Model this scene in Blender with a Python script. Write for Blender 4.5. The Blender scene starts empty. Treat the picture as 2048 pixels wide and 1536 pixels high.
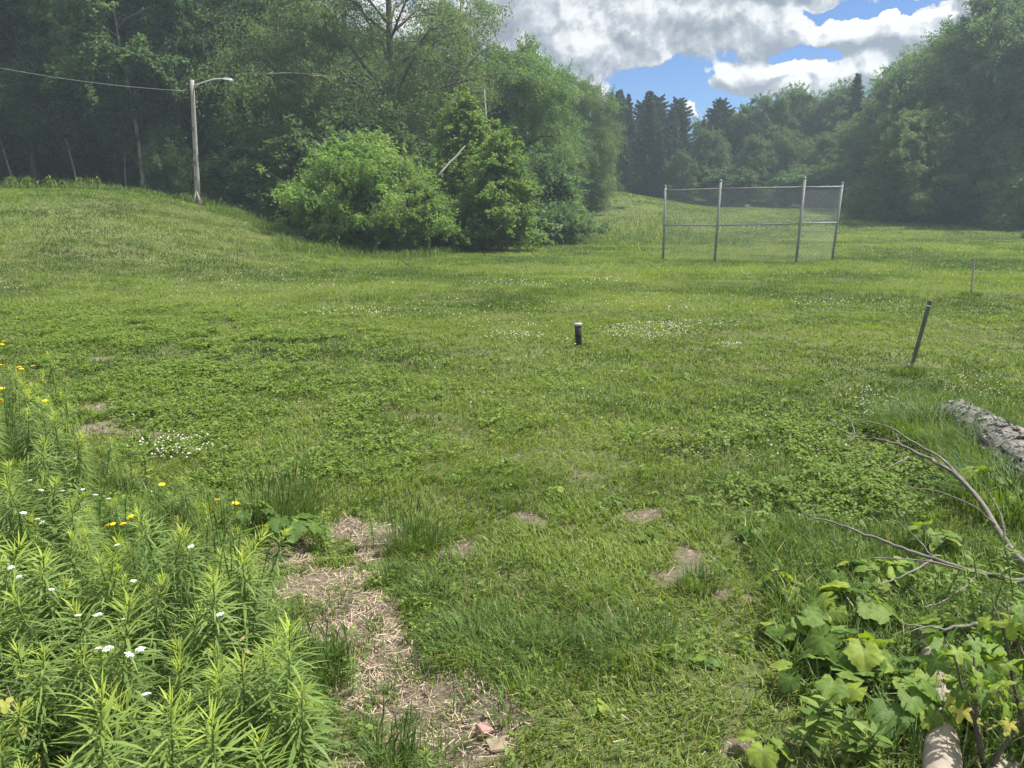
import bpy, math, random
import numpy as np
from mathutils import Vector

# ------------------------------------------------------------------ camera, sky, sun, exposure
SC = bpy.context.scene
COL = SC.collection
PI = math.pi
W, H, F = 2048.0, 1536.0, 1518.0          # the photograph's pixels and its focal length in pixels
CAMZ = 1.65
PITCH = math.atan(343.0 / F)
CP, SP = math.cos(PITCH), math.sin(PITCH)

cam_d = bpy.data.cameras.new('camera')
cam = bpy.data.objects.new('camera', cam_d)
COL.objects.link(cam)
cam.location = (0, 0, CAMZ)
cam.rotation_euler = (PI / 2 - PITCH, 0, 0)
cam_d.sensor_width = 36.0
cam_d.lens = 36.0 * F / W
cam_d.clip_start = 0.05
cam_d.clip_end = 3000
SC.camera = cam

SUN_EL, SUN_AZ = math.radians(60), math.radians(74)      # azimuth from +Y towards +X
SUN_STRENGTH = 5.0
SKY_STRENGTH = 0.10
EXPOSURE = 1.12
HAZE_DENSITY = 0.0011

SC.view_settings.view_transform = 'Standard'
SC.view_settings.look = 'None'
SC.view_settings.gamma = 1.0
SC.view_settings.exposure = EXPOSURE
SC.render.engine = 'CYCLES'
SC.cycles.max_bounces = 8
SC.cycles.diffuse_bounces = 3
SC.cycles.glossy_bounces = 2
SC.cycles.transmission_bounces = 5
SC.cycles.volume_bounces = 0
SC.cycles.use_denoising = True
SC.cycles.denoiser = 'OPENIMAGEDENOISE'
SC.cycles.denoising_input_passes = 'RGB_ALBEDO_NORMAL'
SC.cycles.denoising_prefilter = 'NONE'
SC.cycles.sample_clamp_indirect = 6.0
SC.cycles.caustics_reflective = False
SC.cycles.caustics_refractive = False

sun_d = bpy.data.lights.new('sun', 'SUN')
sun = bpy.data.objects.new('sun', sun_d)
COL.objects.link(sun)
sun_d.energy = SUN_STRENGTH
sun_d.angle = math.radians(0.5)
sun_d.color = (1.0, 0.955, 0.87)
sdir = Vector((math.sin(SUN_AZ) * math.cos(SUN_EL), math.cos(SUN_AZ) * math.cos(SUN_EL), math.sin(SUN_EL)))
sun.rotation_euler = sdir.to_track_quat('Z', 'Y').to_euler()
sun.location = (0, 0, 60)


def ray(u, v):
    a, b = (u - W / 2) / F, (H / 2 - v) / F
    return np.array([a, CP + b * SP, -SP + b * CP])


def px(u, v, Y):
    """point at forward distance Y seen at pixel (u, v)"""
    d = ray(u, v)
    t = Y / d[1]
    return np.array([0, 0, CAMZ]) + d * t


def proj(x, y, z):
    dz = z - CAMZ
    dep = y * CP - dz * SP
    up = y * SP + dz * CP
    dep = np.maximum(dep, 1e-3)
    return W / 2 + F * x / dep, H / 2 - F * up / dep


def az_el(u, v):
    d = ray(u, v)
    d = d / np.linalg.norm(d)
    return math.atan2(d[0], d[1]), math.asin(d[2])


class NT:
    """small helper for node trees"""
    def __init__(s, tree):
        s.t = tree
        s.n = tree.nodes
        s.l = tree.links

    def new(s, typ, **kw):
        n = s.n.new(typ)
        for k, v in kw.items():
            setattr(n, k, v)
        return n

    def link(s, a, b):
        s.l.new(a, b)

    def put(s, sock, v):
        if isinstance(v, bpy.types.NodeSocket):
            s.l.new(v, sock)
        else:
            sock.default_value = v

    def math(s, op, a, b=0.0, c=None, clamp=False):
        n = s.new('ShaderNodeMath', operation=op, use_clamp=clamp)
        s.put(n.inputs[0], a)
        s.put(n.inputs[1], b)
        if c is not None:
            s.put(n.inputs[2], c)
        return n.outputs[0]

    def vmath(s, op, a, b=None):
        n = s.new('ShaderNodeVectorMath', operation=op)
        s.put(n.inputs[0], a)
        if b is not None:
            s.put(n.inputs[1], b)
        return n.outputs['Value'] if op in ('LENGTH', 'DOT_PRODUCT') else n.outputs[0]

    def mix(s, f, a, b):
        n = s.new('ShaderNodeMix', data_type='RGBA')
        s.put(n.inputs['Factor'], f)
        s.put(n.inputs['A'], a if isinstance(a, bpy.types.NodeSocket) else (*a, 1) if len(a) == 3 else a)
        s.put(n.inputs['B'], b if isinstance(b, bpy.types.NodeSocket) else (*b, 1) if len(b) == 3 else b)
        return n.outputs['Result']

    def noise(s, vec, scale, detail=4, rough=0.55, dim='3D'):
        n = s.new('ShaderNodeTexNoise', noise_dimensions=dim)
        if vec is not None:
            s.link(vec, n.inputs['Vector'])
        n.inputs['Scale'].default_value = scale
        n.inputs['Detail'].default_value = detail
        n.inputs['Roughness'].default_value = rough
        return n.outputs['Fac']

    def smooth(s, x, lo, hi):
        n = s.new('ShaderNodeMapRange', interpolation_type='SMOOTHSTEP')
        s.put(n.inputs['Value'], x)
        n.inputs['From Min'].default_value = lo
        n.inputs['From Max'].default_value = hi
        return n.outputs['Result']

    def ramp(s, x, stops):
        n = s.new('ShaderNodeValToRGB')
        s.put(n.inputs[0], x)
        el = n.color_ramp.elements
        while len(el) < len(stops):
            el.new(0.5)
        for e, (p, c) in zip(el, stops):
            e.position = p
            e.color = (*c, 1)
        return n.outputs[0]


# ---- the sky: Nishita air with cumulus laid out by compass direction and elevation
CLOUDS = [  # centre and radii of each cumulus as they stand in the sky (photo pixels, turned into directions)
    (1020, 30, 210, 150), (1150, 100, 150, 75), (1280, 60, 150, 85), (1420, 20, 190, 85), (1560, 55, 150, 52),
    (1700, 78, 130, 36), (1830, 62, 150, 48), (1960, 10, 200, 60), (1500, -60, 500, 80),
    (1460, 160, 62, 36), (1540, 150, 90, 48), (1645, 142, 90, 44), (1740, 128, 60, 40), (1590, 176, 160, 24),
    (1372, 218, 30, 16), (1110, 190, 90, 40), (960, 170, 160, 90),
    (700, 40, 160, 120), (250, 60, 300, 90), (2250, 60, 200, 120)]
GAPS = [(1335, 158, 75, 32), (1605, 104, 60, 15), (1770, 18, 120, 11)]


def build_world():
    w = bpy.data.worlds.new('World')
    SC.world = w
    w.use_nodes = True
    nt = NT(w.node_tree)
    nt.n.clear()
    g = bpy.data.node_groups.new('cloud_density', 'ShaderNodeTree')
    g.interface.new_socket('P', in_out='INPUT', socket_type='NodeSocketVector')
    g.interface.new_socket('D', in_out='OUTPUT', socket_type='NodeSocketFloat')
    q = NT(g)
    gi, go = q.new('NodeGroupInput'), q.new('NodeGroupOutput')
    P = gi.outputs[0]
    wn = q.new('ShaderNodeTexNoise')
    q.link(P, wn.inputs['Vector'])
    wn.inputs['Scale'].default_value = 26
    wn.inputs['Detail'].default_value = 8
    off = q.vmath('MULTIPLY', q.vmath('SUBTRACT', wn.outputs['Color'], (0.5, 0.5, 0.5)), (0.085, 0.05, 0))
    Pw = q.vmath('ADD', P, off)
    d = None

    def blob(u, v, ru, rv):
        a, e = az_el(u, v)
        dn = q.vmath('MULTIPLY', q.vmath('SUBTRACT', Pw, (a, e, 0)), (F / ru, F / rv, 0))
        return q.math('SUBTRACT', 1.0, q.vmath('LENGTH', dn))
    for c in CLOUDS:
        b = blob(*c)
        d = b if d is None else q.math('SMOOTH_MAX', d, b, 0.25)
    # the rest of the sky (outside the picture): broken cloud, thickened to add fill light
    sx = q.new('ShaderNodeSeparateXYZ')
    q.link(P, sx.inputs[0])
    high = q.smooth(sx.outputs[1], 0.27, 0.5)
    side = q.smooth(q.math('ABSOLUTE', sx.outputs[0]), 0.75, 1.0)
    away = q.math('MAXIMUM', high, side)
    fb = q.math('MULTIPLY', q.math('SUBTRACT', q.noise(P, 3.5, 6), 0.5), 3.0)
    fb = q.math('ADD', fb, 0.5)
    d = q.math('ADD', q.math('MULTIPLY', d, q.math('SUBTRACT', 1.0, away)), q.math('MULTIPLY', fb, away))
    for c in GAPS:
        b = q.smooth(blob(*c), -0.25, 0.5)
        d = q.math('SUBTRACT', d, q.math('MULTIPLY', b, 1.1))
    f2 = q.noise(P, 40, 9, 0.62)
    d = q.math('ADD', d, q.math('MULTIPLY', q.math('SUBTRACT', f2, 0.5), 0.75))
    bil = q.math('ABSOLUTE', q.math('MULTIPLY', q.math('SUBTRACT', q.noise(Pw, 30, 3, 0.5), 0.5), 2.0))
    d = q.math('ADD', d, q.math('MULTIPLY', q.math('SUBTRACT', bil, 0.22), 0.5))
    q.link(d, go.inputs[0])

    tc = nt.new('ShaderNodeTexCoord')
    s = nt.new('ShaderNodeSeparateXYZ')
    nt.link(tc.outputs['Generated'], s.inputs[0])
    az = nt.math('ARCTAN2', s.outputs[0], s.outputs[1])
    el = nt.math('ARCSINE', s.outputs[2])
    cv = nt.new('ShaderNodeCombineXYZ')
    nt.link(az, cv.inputs[0])
    nt.link(el, cv.inputs[1])

    def dens(vec):
        n = nt.new('ShaderNodeGroup')
        n.node_tree = g
        nt.link(vec, n.inputs[0])
        return n.outputs[0]
    d0 = dens(cv.outputs[0])
    d1 = dens(nt.vmath('ADD', cv.outputs[0], (0.006, 0.014, 0)))
    alpha = nt.smooth(d0, 0.0, 0.20)
    rel = nt.math('SUBTRACT', d0, d1)                      # thicker cloud overhead: we look at its base
    lit = nt.math('ADD', nt.math('MULTIPLY', rel, 1.7), 0.68)
    lit = nt.math('SUBTRACT', lit, nt.math('MULTIPLY', nt.smooth(d0, 0.25, 0.95), 0.5))
    lit = nt.math('ADD', lit, nt.math('MULTIPLY', nt.math('SUBTRACT', nt.noise(cv.outputs[0], 24, 8), 0.5), 1.0))
    ccol = nt.ramp(lit, [(0.0, (0.30, 0.34, 0.41)), (0.42, (0.52, 0.56, 0.62)), (0.75, (0.86, 0.88, 0.91)), (1.0, (1.0, 1.0, 1.0))])
    sky = nt.new('ShaderNodeTexSky', sky_type='NISHITA')
    sky.sun_disc = False
    sky.sun_elevation = SUN_EL
    sky.sun_rotation = SUN_AZ
    sky.air_density = 1.0
    sky.dust_density = 0.4
    sky.ozone_density = 2.2
    skyc = nt.vmath('MULTIPLY', sky.outputs[0], (0.25, 0.37, 0.56))
    hi = nt.math('MULTIPLY_ADD', nt.smooth(el, 0.28, 0.6), 4.0, 4.5)  # unseen cloud higher up made brighter, added as fill light for the trees
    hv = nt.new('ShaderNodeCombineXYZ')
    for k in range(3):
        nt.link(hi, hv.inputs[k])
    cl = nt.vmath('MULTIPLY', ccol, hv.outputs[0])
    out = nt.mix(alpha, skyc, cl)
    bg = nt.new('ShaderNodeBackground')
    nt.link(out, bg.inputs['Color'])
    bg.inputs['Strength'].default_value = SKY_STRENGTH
    wo = nt.new('ShaderNodeOutputWorld')
    nt.link(bg.outputs[0], wo.inputs['Surface'])


build_world()


# ------------------------------------------------------------------ helpers
def tag(o, label=None, cat=None, group=None, kind=None):
    if label:
        o['label'] = label
    if cat:
        o['category'] = cat
    if group:
        o['group'] = group
    if kind:
        o['kind'] = kind
    return o


def empty(name, loc, rz=0.0):
    o = bpy.data.objects.new(name, None)
    COL.objects.link(o)
    o.location = loc
    o.rotation_euler = (0, 0, rz)
    o.empty_display_size = 0.2
    return o


def mesh(name, V, faces, attrs=None, smooth=False):
    """V (N,3); faces: one (M,k) array or a list of them"""
    V = np.asarray(V, dtype=np.float32)
    if not isinstance(faces, list):
        faces = [faces]
    faces = [np.asarray(f, dtype=np.int32) for f in faces if len(f)]
    me = bpy.data.meshes.new(name)
    me.vertices.add(len(V))
    me.vertices.foreach_set('co', V.ravel())
    idx = np.concatenate([f.ravel() for f in faces])
    tot = np.concatenate([np.full(len(f), f.shape[1], dtype=np.int32) for f in faces])
    me.loops.add(len(idx))
    me.loops.foreach_set('vertex_index', idx)
    me.polygons.add(len(tot))
    start = np.zeros(len(tot), dtype=np.int32)
    start[1:] = np.cumsum(tot)[:-1]
    me.polygons.foreach_set('loop_start', start)
    me.polygons.foreach_set('use_smooth', np.full(len(tot), smooth, dtype=bool))
    for k, a in (attrs or {}).items():
        at = me.attributes.new(k, 'FLOAT', 'POINT')
        at.data.foreach_set('value', np.asarray(a, dtype=np.float32))
    me.update(calc_edges=True)
    return me


def obj(name, me, mat=None, parent=None, loc=None):
    o = bpy.data.objects.new(name, me)
    COL.objects.link(o)
    if mat is not None and len(me.materials) == 0:
        me.materials.append(mat)
    if parent is not None:
        o.parent = parent
    if loc is not None:
        o.location = loc
    return o


def copy_tree(o, parent=None):
    c = o.copy()
    COL.objects.link(c)
    c.parent = parent
    for ch in KIDS.get(o.name, []):
        copy_tree(ch, c)
    return c


KIDS = {}


def kids(root):
    KIDS[root.name] = [c for c in COL.objects if c.parent is root]
    for c in KIDS[root.name]:
        kids(c)


def hash2(ix, iy, seed):
    h = (ix.astype(np.int64) * 374761393 + iy.astype(np.int64) * 668265263 + seed * 1442695041) & 0x7fffffff
    h = ((h ^ (h >> 13)) * 1274126177) & 0x7fffffff
    h = (h ^ (h >> 16)) & 0x7fffffff
    return (h % 100003) / 100003.0


def vnoise(x, y, seed=0):
    x = np.asarray(x, dtype=np.float64)
    y = np.asarray(y, dtype=np.float64)
    ix, iy = np.floor(x), np.floor(y)
    fx, fy = x - ix, y - iy
    fx, fy = fx * fx * (3 - 2 * fx), fy * fy * (3 - 2 * fy)
    a, b = hash2(ix, iy, seed), hash2(ix + 1, iy, seed)
    c, d = hash2(ix, iy + 1, seed), hash2(ix + 1, iy + 1, seed)
    return (a * (1 - fx) + b * fx) * (1 - fy) + (c * (1 - fx) + d * fx) * fy


def fbm(x, y, seed=0, oct=3):
    s, a, t = 0, 0.5, 0
    for i in range(oct):
        s = s + a * vnoise(x * 2 ** i, y * 2 ** i, seed + i * 17)
        t += a
        a *= 0.5
    return s / t


def sstep(x, lo, hi):
    t = np.clip((np.asarray(x, dtype=np.float64) - lo) / (hi - lo), 0, 1)
    return t * t * (3 - 2 * t)


def inpoly(u, v, poly):
    r = np.zeros(np.shape(u), dtype=bool)
    n = len(poly)
    for i in range(n):
        x0, y0 = poly[i]
        x1, y1 = poly[(i + 1) % n]
        if y0 == y1:
            continue
        c = ((y0 > v) != (y1 > v)) & (u < (x1 - x0) * (v - y0) / (y1 - y0) + x0)
        r ^= c
    return r


# ------------------------------------------------------------------ terrain
def height(x, y):
    x = np.asarray(x, dtype=np.float64)
    y = np.asarray(y, dtype=np.float64)
    mound = 2.55 * sstep(-x, 4.5, 17.5) * sstep(y, 12, 32)
    mound = mound * (1 - 0.35 * sstep(y, 34, 46))
    hill = sstep(y, 44, 80) * (1.65 + 2.25 * sstep(-x, -21, -6)) * (1 - sstep(x, 30, 46))
    rise = 0.5 * sstep(y, 30, 62) * sstep(x, 0, 20)
    far = 6.0 * sstep(y, 95, 200)
    rough = 0.05 * (fbm(x * 0.9, y * 0.9, 3) - 0.5) + 0.16 * (fbm(x * 0.14, y * 0.14, 9) - 0.5) * sstep(y, 5, 15)
    fine = 0.05 * (vnoise(x * 3.3, y * 3.3, 5) - 0.5) * (1 - sstep(y, 8, 20))
    return mound + hill + rise + far + rough + fine


def h1(x, y):
    return float(height(np.array([x]), np.array([y]))[0])


def gp(u, v):
    """ground point seen at pixel (u, v)"""
    d = ray(u, v)
    o = np.array([0, 0, CAMZ])
    t, last = 0.5, 0.5
    while t < 400:
        p = o + d * t
        if p[2] < h1(p[0], p[1]):
            lo, hi = last, t
            for _ in range(30):
                m = 0.5 * (lo + hi)
                p = o + d * m
                if p[2] < h1(p[0], p[1]):
                    hi = m
                else:
                    lo = m
            p = o + d * hi
            return np.array([p[0], p[1], h1(p[0], p[1])])
        last = t
        t *= 1.01
    return np.array([p[0], p[1], h1(p[0], p[1])])


def blob_set(lst):
    out = []
    for (u, v, ru, rv) in lst:
        c = gp(u, v)
        a, b = gp(u, v - rv), gp(u, v + rv)
        out.append((c[0], c[1], ru / F * math.hypot(c[1], 1.2), max(0.02, abs(a[1] - b[1]) / 2)))
    return out


BARE = blob_set([
    (580, 1115, 80, 45), (620, 1175, 110, 55), (690, 1240, 130, 65), (770, 1320, 130, 70), (830, 1400, 150, 70),
    (870, 1480, 160, 70), (960, 1420, 110, 55), (820, 1570, 150, 80), (745, 1085, 70, 36), (700, 1060, 50, 24), (1000, 1480, 50, 45),
    (935, 1100, 50, 28), (1055, 1040, 42, 15), (1370, 1105, 48, 30), (1350, 1148, 90, 28), (1440, 1185, 32, 14),
    (1320, 1235, 30, 14), (170, 822, 60, 15), (230, 852, 105, 17), (310, 868, 60, 9), (190, 718, 40, 6), (1290, 1030, 50, 11),
    (1170, 952, 50, 8), (1470, 1490, 70, 26), (430, 850, 66, 6), (840, 835, 46, 5), (1500, 1200, 24, 9),
    (390, 455, 45, 5), (430, 465, 55, 4)])
WEEDS = [(-900, 880), (0, 850), (90, 850), (150, 905), (230, 960), (330, 1000), (400, 1030), (420, 1100), (460, 1180), (530, 1260),
         (590, 1340), (630, 1430), (650, 1560), (640, 3000), (-6000, 3000)]


def bare_mask(x, y):
    d = np.full(np.shape(x), -5.0)
    for (cx, cy, rx, ry) in BARE:
        d = np.maximum(d, 1 - np.hypot((x - cx) / rx, (y - cy) / ry))
    n = fbm(x * 5.5, y * 5.5, 21, 3) - 0.5
    return sstep(d + n * 2.1, 0.04, 0.48)


def weed_mask(x, y):
    u, v = proj(x, y, height(x, y))
    return inpoly(u, v, WEEDS) & (y < 7.5)


def ground():
    def spaced(a, b, n, k):
        t = np.linspace(-1, 1, n)
        s = np.sinh(k * t) / math.sinh(k)
        return np.where(s < 0, s * a, s * b)
    xs = spaced(190, 190, 420, 5.6)
    t = np.linspace(0, 1, 620)
    ys = -14 + 2 + (np.exp(5.0 * t) - 1) / (math.exp(5.0) - 1) * 250
    ys = np.concatenate([np.linspace(-40, -12.5, 12), np.linspace(-12, 1.0, 30), 1.05 + (np.exp(5.0 * t) - 1) / (math.exp(5.0) - 1) * 260])
    X, Y = np.meshgrid(xs, ys)
    Z = height(X, Y)
    V = np.stack([X.ravel(), Y.ravel(), Z.ravel()], 1)
    nx, ny = len(xs), len(ys)
    i = np.arange(nx * ny).reshape(ny, nx)
    Fq = np.stack([i[:-1, :-1], i[:-1, 1:], i[1:, 1:], i[1:, :-1]], -1).reshape(-1, 4)
    b = bare_mask(V[:, 0], V[:, 1])
    me = mesh('ground', V, Fq, {'bare': b}, smooth=True)
    m = bpy.data.materials.new('turf_soil')
    m.use_nodes = True
    nt = NT(m.node_tree)
    bs = nt.n['Principled BSDF']
    geo = nt.new('ShaderNodeNewGeometry')
    P = geo.outputs['Position']
    at = nt.new('ShaderNodeAttribute', attribute_name='bare')
    soil = nt.ramp(nt.noise(P, 30, 8, 0.7), [(0.25, (0.060, 0.048, 0.036)), (0.5, (0.135, 0.110, 0.083)), (0.75, (0.22, 0.185, 0.140))])
    dark = nt.smooth(nt.noise(P, 4.5, 3), 0.56, 0.7)
    soil = nt.mix(dark, soil, (0.060, 0.050, 0.042))
    turf = nt.ramp(nt.noise(P, 14, 8, 0.7), [(0.3, (0.040, 0.040, 0.018)), (0.5, (0.090, 0.088, 0.040)), (0.72, (0.16, 0.145, 0.075))])
    big = nt.noise(P, 0.35, 5, 0.6)
    far = nt.ramp(big, [(0.3, (0.045, 0.075, 0.020)), (0.5, (0.075, 0.105, 0.030)), (0.7, (0.115, 0.125, 0.050))])
    turf = nt.mix(nt.smooth(big, 0.2, 0.8), turf, far)
    nt.link(nt.mix(at.outputs['Fac'], turf, soil), bs.inputs['Base Color'])
    bs.inputs['Roughness'].default_value = 0.95
    bs.inputs['Specular IOR Level'].default_value = 0.15
    bp = nt.new('ShaderNodeBump')
    bp.inputs['Strength'].default_value = 0.7
    bp.inputs['Distance'].default_value = 0.03
    nt.link(nt.noise(P, 60, 6, 0.7), bp.inputs['Height'])
    nt.link(bp.outputs[0], bs.inputs['Normal'])
    o = obj('ground', me, m)
    tag(o, kind='structure')


ground()


# ------------------------------------------------------------------ materials
def leaf_mat(name, stops, tip=None, trans=0.4, rough=0.6, spec=0.2, objvar=0.0, tcol=None, blotch=0.0):
    """foliage: colour by each leaf's own random number (and age along the stem), part of the light shines through"""
    m = bpy.data.materials.new(name)
    m.use_nodes = True
    nt = NT(m.node_tree)
    nt.n.clear()
    out = nt.new('ShaderNodeOutputMaterial')
    a = nt.new('ShaderNodeAttribute', attribute_name='rnd')
    col = nt.ramp(a.outputs['Fac'], stops)
    if tip is not None:
        b = nt.new('ShaderNodeAttribute', attribute_name='age')
        col = nt.mix(b.outputs['Fac'], col, tip)
    if objvar:
        oi = nt.new('ShaderNodeObjectInfo')
        hs = nt.new('ShaderNodeHueSaturation')
        nt.link(nt.math('MULTIPLY_ADD', oi.outputs['Random'], 0.03 * objvar, 0.5 - 0.012 * objvar), hs.inputs['Hue'])
        nt.link(nt.math('MULTIPLY_ADD', oi.outputs['Random'], 0.6 * objvar, 1 - 0.3 * objvar), hs.inputs['Value'])
        nt.link(col, hs.inputs['Color'])
        col = hs.outputs[0]
    if blotch:                                             # uneven leaf surface and a few brown specks
        tc_ = nt.new('ShaderNodeTexCoord').outputs['Object']
        f = nt.math('MULTIPLY_ADD', nt.noise(tc_, 55, 5, 0.6), 1.1, 0.45)
        fv = nt.new('ShaderNodeCombineXYZ')
        for k_ in range(3):
            nt.link(f, fv.inputs[k_])
        col = nt.vmath('MULTIPLY', col, fv.outputs[0])
        col = nt.mix(nt.math('MULTIPLY', nt.smooth(nt.noise(tc_, 85, 3, 0.5), 0.68, 0.74), 0.75), col, (0.13, 0.09, 0.035))
    p = nt.new('ShaderNodeBsdfPrincipled')
    nt.link(col, p.inputs['Base Color'])
    p.inputs['Roughness'].default_value = rough
    p.inputs['Specular IOR Level'].default_value = spec
    t = nt.new('ShaderNodeBsdfTranslucent')
    tc = nt.vmath('MULTIPLY', col, tcol or (1.9, 1.75, 0.6))
    nt.link(tc, t.inputs['Color'])
    mx = nt.new('ShaderNodeMixShader')
    mx.inputs[0].default_value = trans
    nt.link(p.outputs[0], mx.inputs[1])
    nt.link(t.outputs[0], mx.inputs[2])
    nt.link(mx.outputs[0], out.inputs['Surface'])
    return m


def plain_mat(name, c0, c1, scale=20, rough=0.7, metal=0.0, spec=0.3, stretch=None, bump=0.0, detail=6):
    m = bpy.data.materials.new(name)
    m.use_nodes = True
    nt = NT(m.node_tree)
    bs = nt.n['Principled BSDF']
    tc = nt.new('ShaderNodeTexCoord')
    v = tc.outputs['Object']
    if stretch:
        v = nt.vmath('MULTIPLY', v, stretch)
    n = nt.noise(v, scale, detail, 0.65)
    nt.link(nt.ramp(n, [(0.3, c0), (0.7, c1)]), bs.inputs['Base Color'])
    bs.inputs['Roughness'].default_value = rough
    bs.inputs['Metallic'].default_value = metal
    bs.inputs['Specular IOR Level'].default_value = spec
    if bump:
        bp = nt.new('ShaderNodeBump')
        bp.inputs['Strength'].default_value = 0.9
        bp.inputs['Distance'].default_value = bump
        nt.link(n, bp.inputs['Height'])
        nt.link(bp.outputs[0], bs.inputs['Normal'])
    return m


M = {}
M['lawn'] = leaf_mat('lawn_blades', tcol=(1.6, 1.65, 0.6), stops=[(0.0, (0.040, 0.078, 0.017)), (0.45, (0.102, 0.158, 0.033)), (0.8, (0.180, 0.240, 0.052)),
                                     (0.93, (0.16, 0.20, 0.06)), (1.0, (0.34, 0.29, 0.15))], trans=0.35, rough=0.6, spec=0.2)
M['tall'] = leaf_mat('tall_blades', [(0.0, (0.040, 0.085, 0.018)), (0.6, (0.090, 0.150, 0.034)), (0.92, (0.12, 0.18, 0.06)), (1.0, (0.36, 0.31, 0.17))],
                     trans=0.35, rough=0.6, spec=0.2)
M['straw'] = leaf_mat('dry_straw', [(0.0, (0.11, 0.085, 0.055)), (0.45, (0.34, 0.265, 0.18)), (1.0, (0.60, 0.49, 0.35))], trans=0.1, rough=0.7, tcol=(1, 1, 1))
M['weed'] = leaf_mat('goldenrod_leaf', [(0.0, (0.082, 0.140, 0.042)), (0.5, (0.130, 0.200, 0.056)), (1.0, (0.19, 0.26, 0.09))],
                     tip=(0.33, 0.40, 0.06), trans=0.42, rough=0.5, objvar=0.25)
M['broad'] = leaf_mat('broad_leaf', [(0.0, (0.065, 0.115, 0.022)), (0.5, (0.115, 0.18, 0.035)), (1.0, (0.18, 0.25, 0.055))],
                      trans=0.4, rough=0.6, spec=0.2)
M['bigleaf'] = leaf_mat('large_leaf', [(0.0, (0.055, 0.110, 0.020)), (0.6, (0.110, 0.180, 0.030)), (1.0, (0.21, 0.27, 0.040))],
                        tip=(0.15, 0.22, 0.075), trans=0.42, rough=0.6, spec=0.22, objvar=0.2, blotch=1.0)
M['yellowleaf'] = leaf_mat('yellowed_leaf', [(0.0, (0.20, 0.25, 0.05)), (1.0, (0.38, 0.36, 0.09))], trans=0.35)
M['stem'] = plain_mat('green_stem', (0.07, 0.11, 0.035), (0.12, 0.17, 0.055), 30)
M['white_petal'] = leaf_mat('white_petal', [(0.0, (0.45, 0.48, 0.42)), (1.0, (0.74, 0.75, 0.70))], trans=0.25, tcol=(1, 1, 1))
M['yellow_petal'] = leaf_mat('yellow_petal', [(0.0, (0.75, 0.46, 0.01)), (1.0, (0.88, 0.68, 0.02))], trans=0.25, tcol=(1, 1, 1))
M['clover_flower'] = leaf_mat('clover_flower', [(0.0, (0.34, 0.37, 0.26)), (1.0, (0.66, 0.67, 0.56))], trans=0.2, tcol=(1, 1, 1))
M['bark'] = plain_mat('tree_bark', (0.055, 0.046, 0.036), (0.15, 0.13, 0.105), 5, 0.9, stretch=(4, 4, 0.7), bump=0.03)
M['palebark'] = plain_mat('pale_bark', (0.18, 0.165, 0.14), (0.36, 0.335, 0.29), 5, 0.9, stretch=(3, 3, 0.6), bump=0.02)
M['deadwood'] = plain_mat('dead_wood', (0.15, 0.135, 0.115), (0.34, 0.315, 0.275), 14, 0.85, stretch=(1, 1, 1), bump=0.004)
M['twig'] = plain_mat('grey_twig', (0.065, 0.058, 0.05), (0.19, 0.175, 0.155), 20, 0.85, bump=0.002)
M['polewood'] = plain_mat('pole_wood', (0.17, 0.165, 0.15), (0.30, 0.29, 0.265), 8, 0.85, stretch=(5, 5, 0.35), bump=0.006)
M['galv'] = plain_mat('galvanised_steel', (0.15, 0.16, 0.168), (0.24, 0.252, 0.262), 12, 0.75, metal=0.0, spec=0.25)
M['wire'] = plain_mat('galvanised_wire', (0.24, 0.255, 0.26), (0.36, 0.375, 0.38), 12, 0.8, metal=0.0, spec=0.2)
M['lampmetal'] = plain_mat('lamp_metal', (0.40, 0.42, 0.43), (0.55, 0.57, 0.58), 5, 0.45, metal=0.5)
M['pipe'] = plain_mat('black_pipe', (0.012, 0.012, 0.012), (0.030, 0.029, 0.027), 10, 0.55, bump=0.001)
M['cap'] = plain_mat('pipe_cap', (0.24, 0.24, 0.25), (0.40, 0.40, 0.40), 10, 0.4, metal=0.2)
M['stake'] = plain_mat('stake_wood', (0.045, 0.045, 0.038), (0.12, 0.115, 0.095), 12, 0.85, stretch=(6, 6, 0.6), bump=0.002)
M['tape'] = plain_mat('pale_tape', (0.45, 0.47, 0.47), (0.6, 0.62, 0.62), 20, 0.5)
M['logbark'] = plain_mat('log_bark', (0.045, 0.042, 0.038), (0.27, 0.258, 0.24), 26, 0.95, stretch=(0.22, 1, 1), bump=0.012, spec=0.1, detail=8)
M['palelog'] = plain_mat('bare_log', (0.15, 0.128, 0.100), (0.29, 0.25, 0.20), 9, 0.75, stretch=(3, 0.6, 3), bump=0.004)
M['brick'] = plain_mat('brick_red', (0.20, 0.125, 0.10), (0.29, 0.19, 0.155), 35, 0.9, bump=0.002)
M['tan_stone'] = plain_mat('tan_stone', (0.13, 0.105, 0.07), (0.23, 0.19, 0.125), 25, 0.9, bump=0.003)
M['insul'] = plain_mat('dark_metal', (0.05, 0.05, 0.055), (0.09, 0.09, 0.095), 10, 0.5)


# ------------------------------------------------------------------ geometry makers
def unit(v):
    return v / np.maximum(np.linalg.norm(v, axis=-1, keepdims=True), 1e-9)


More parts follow.
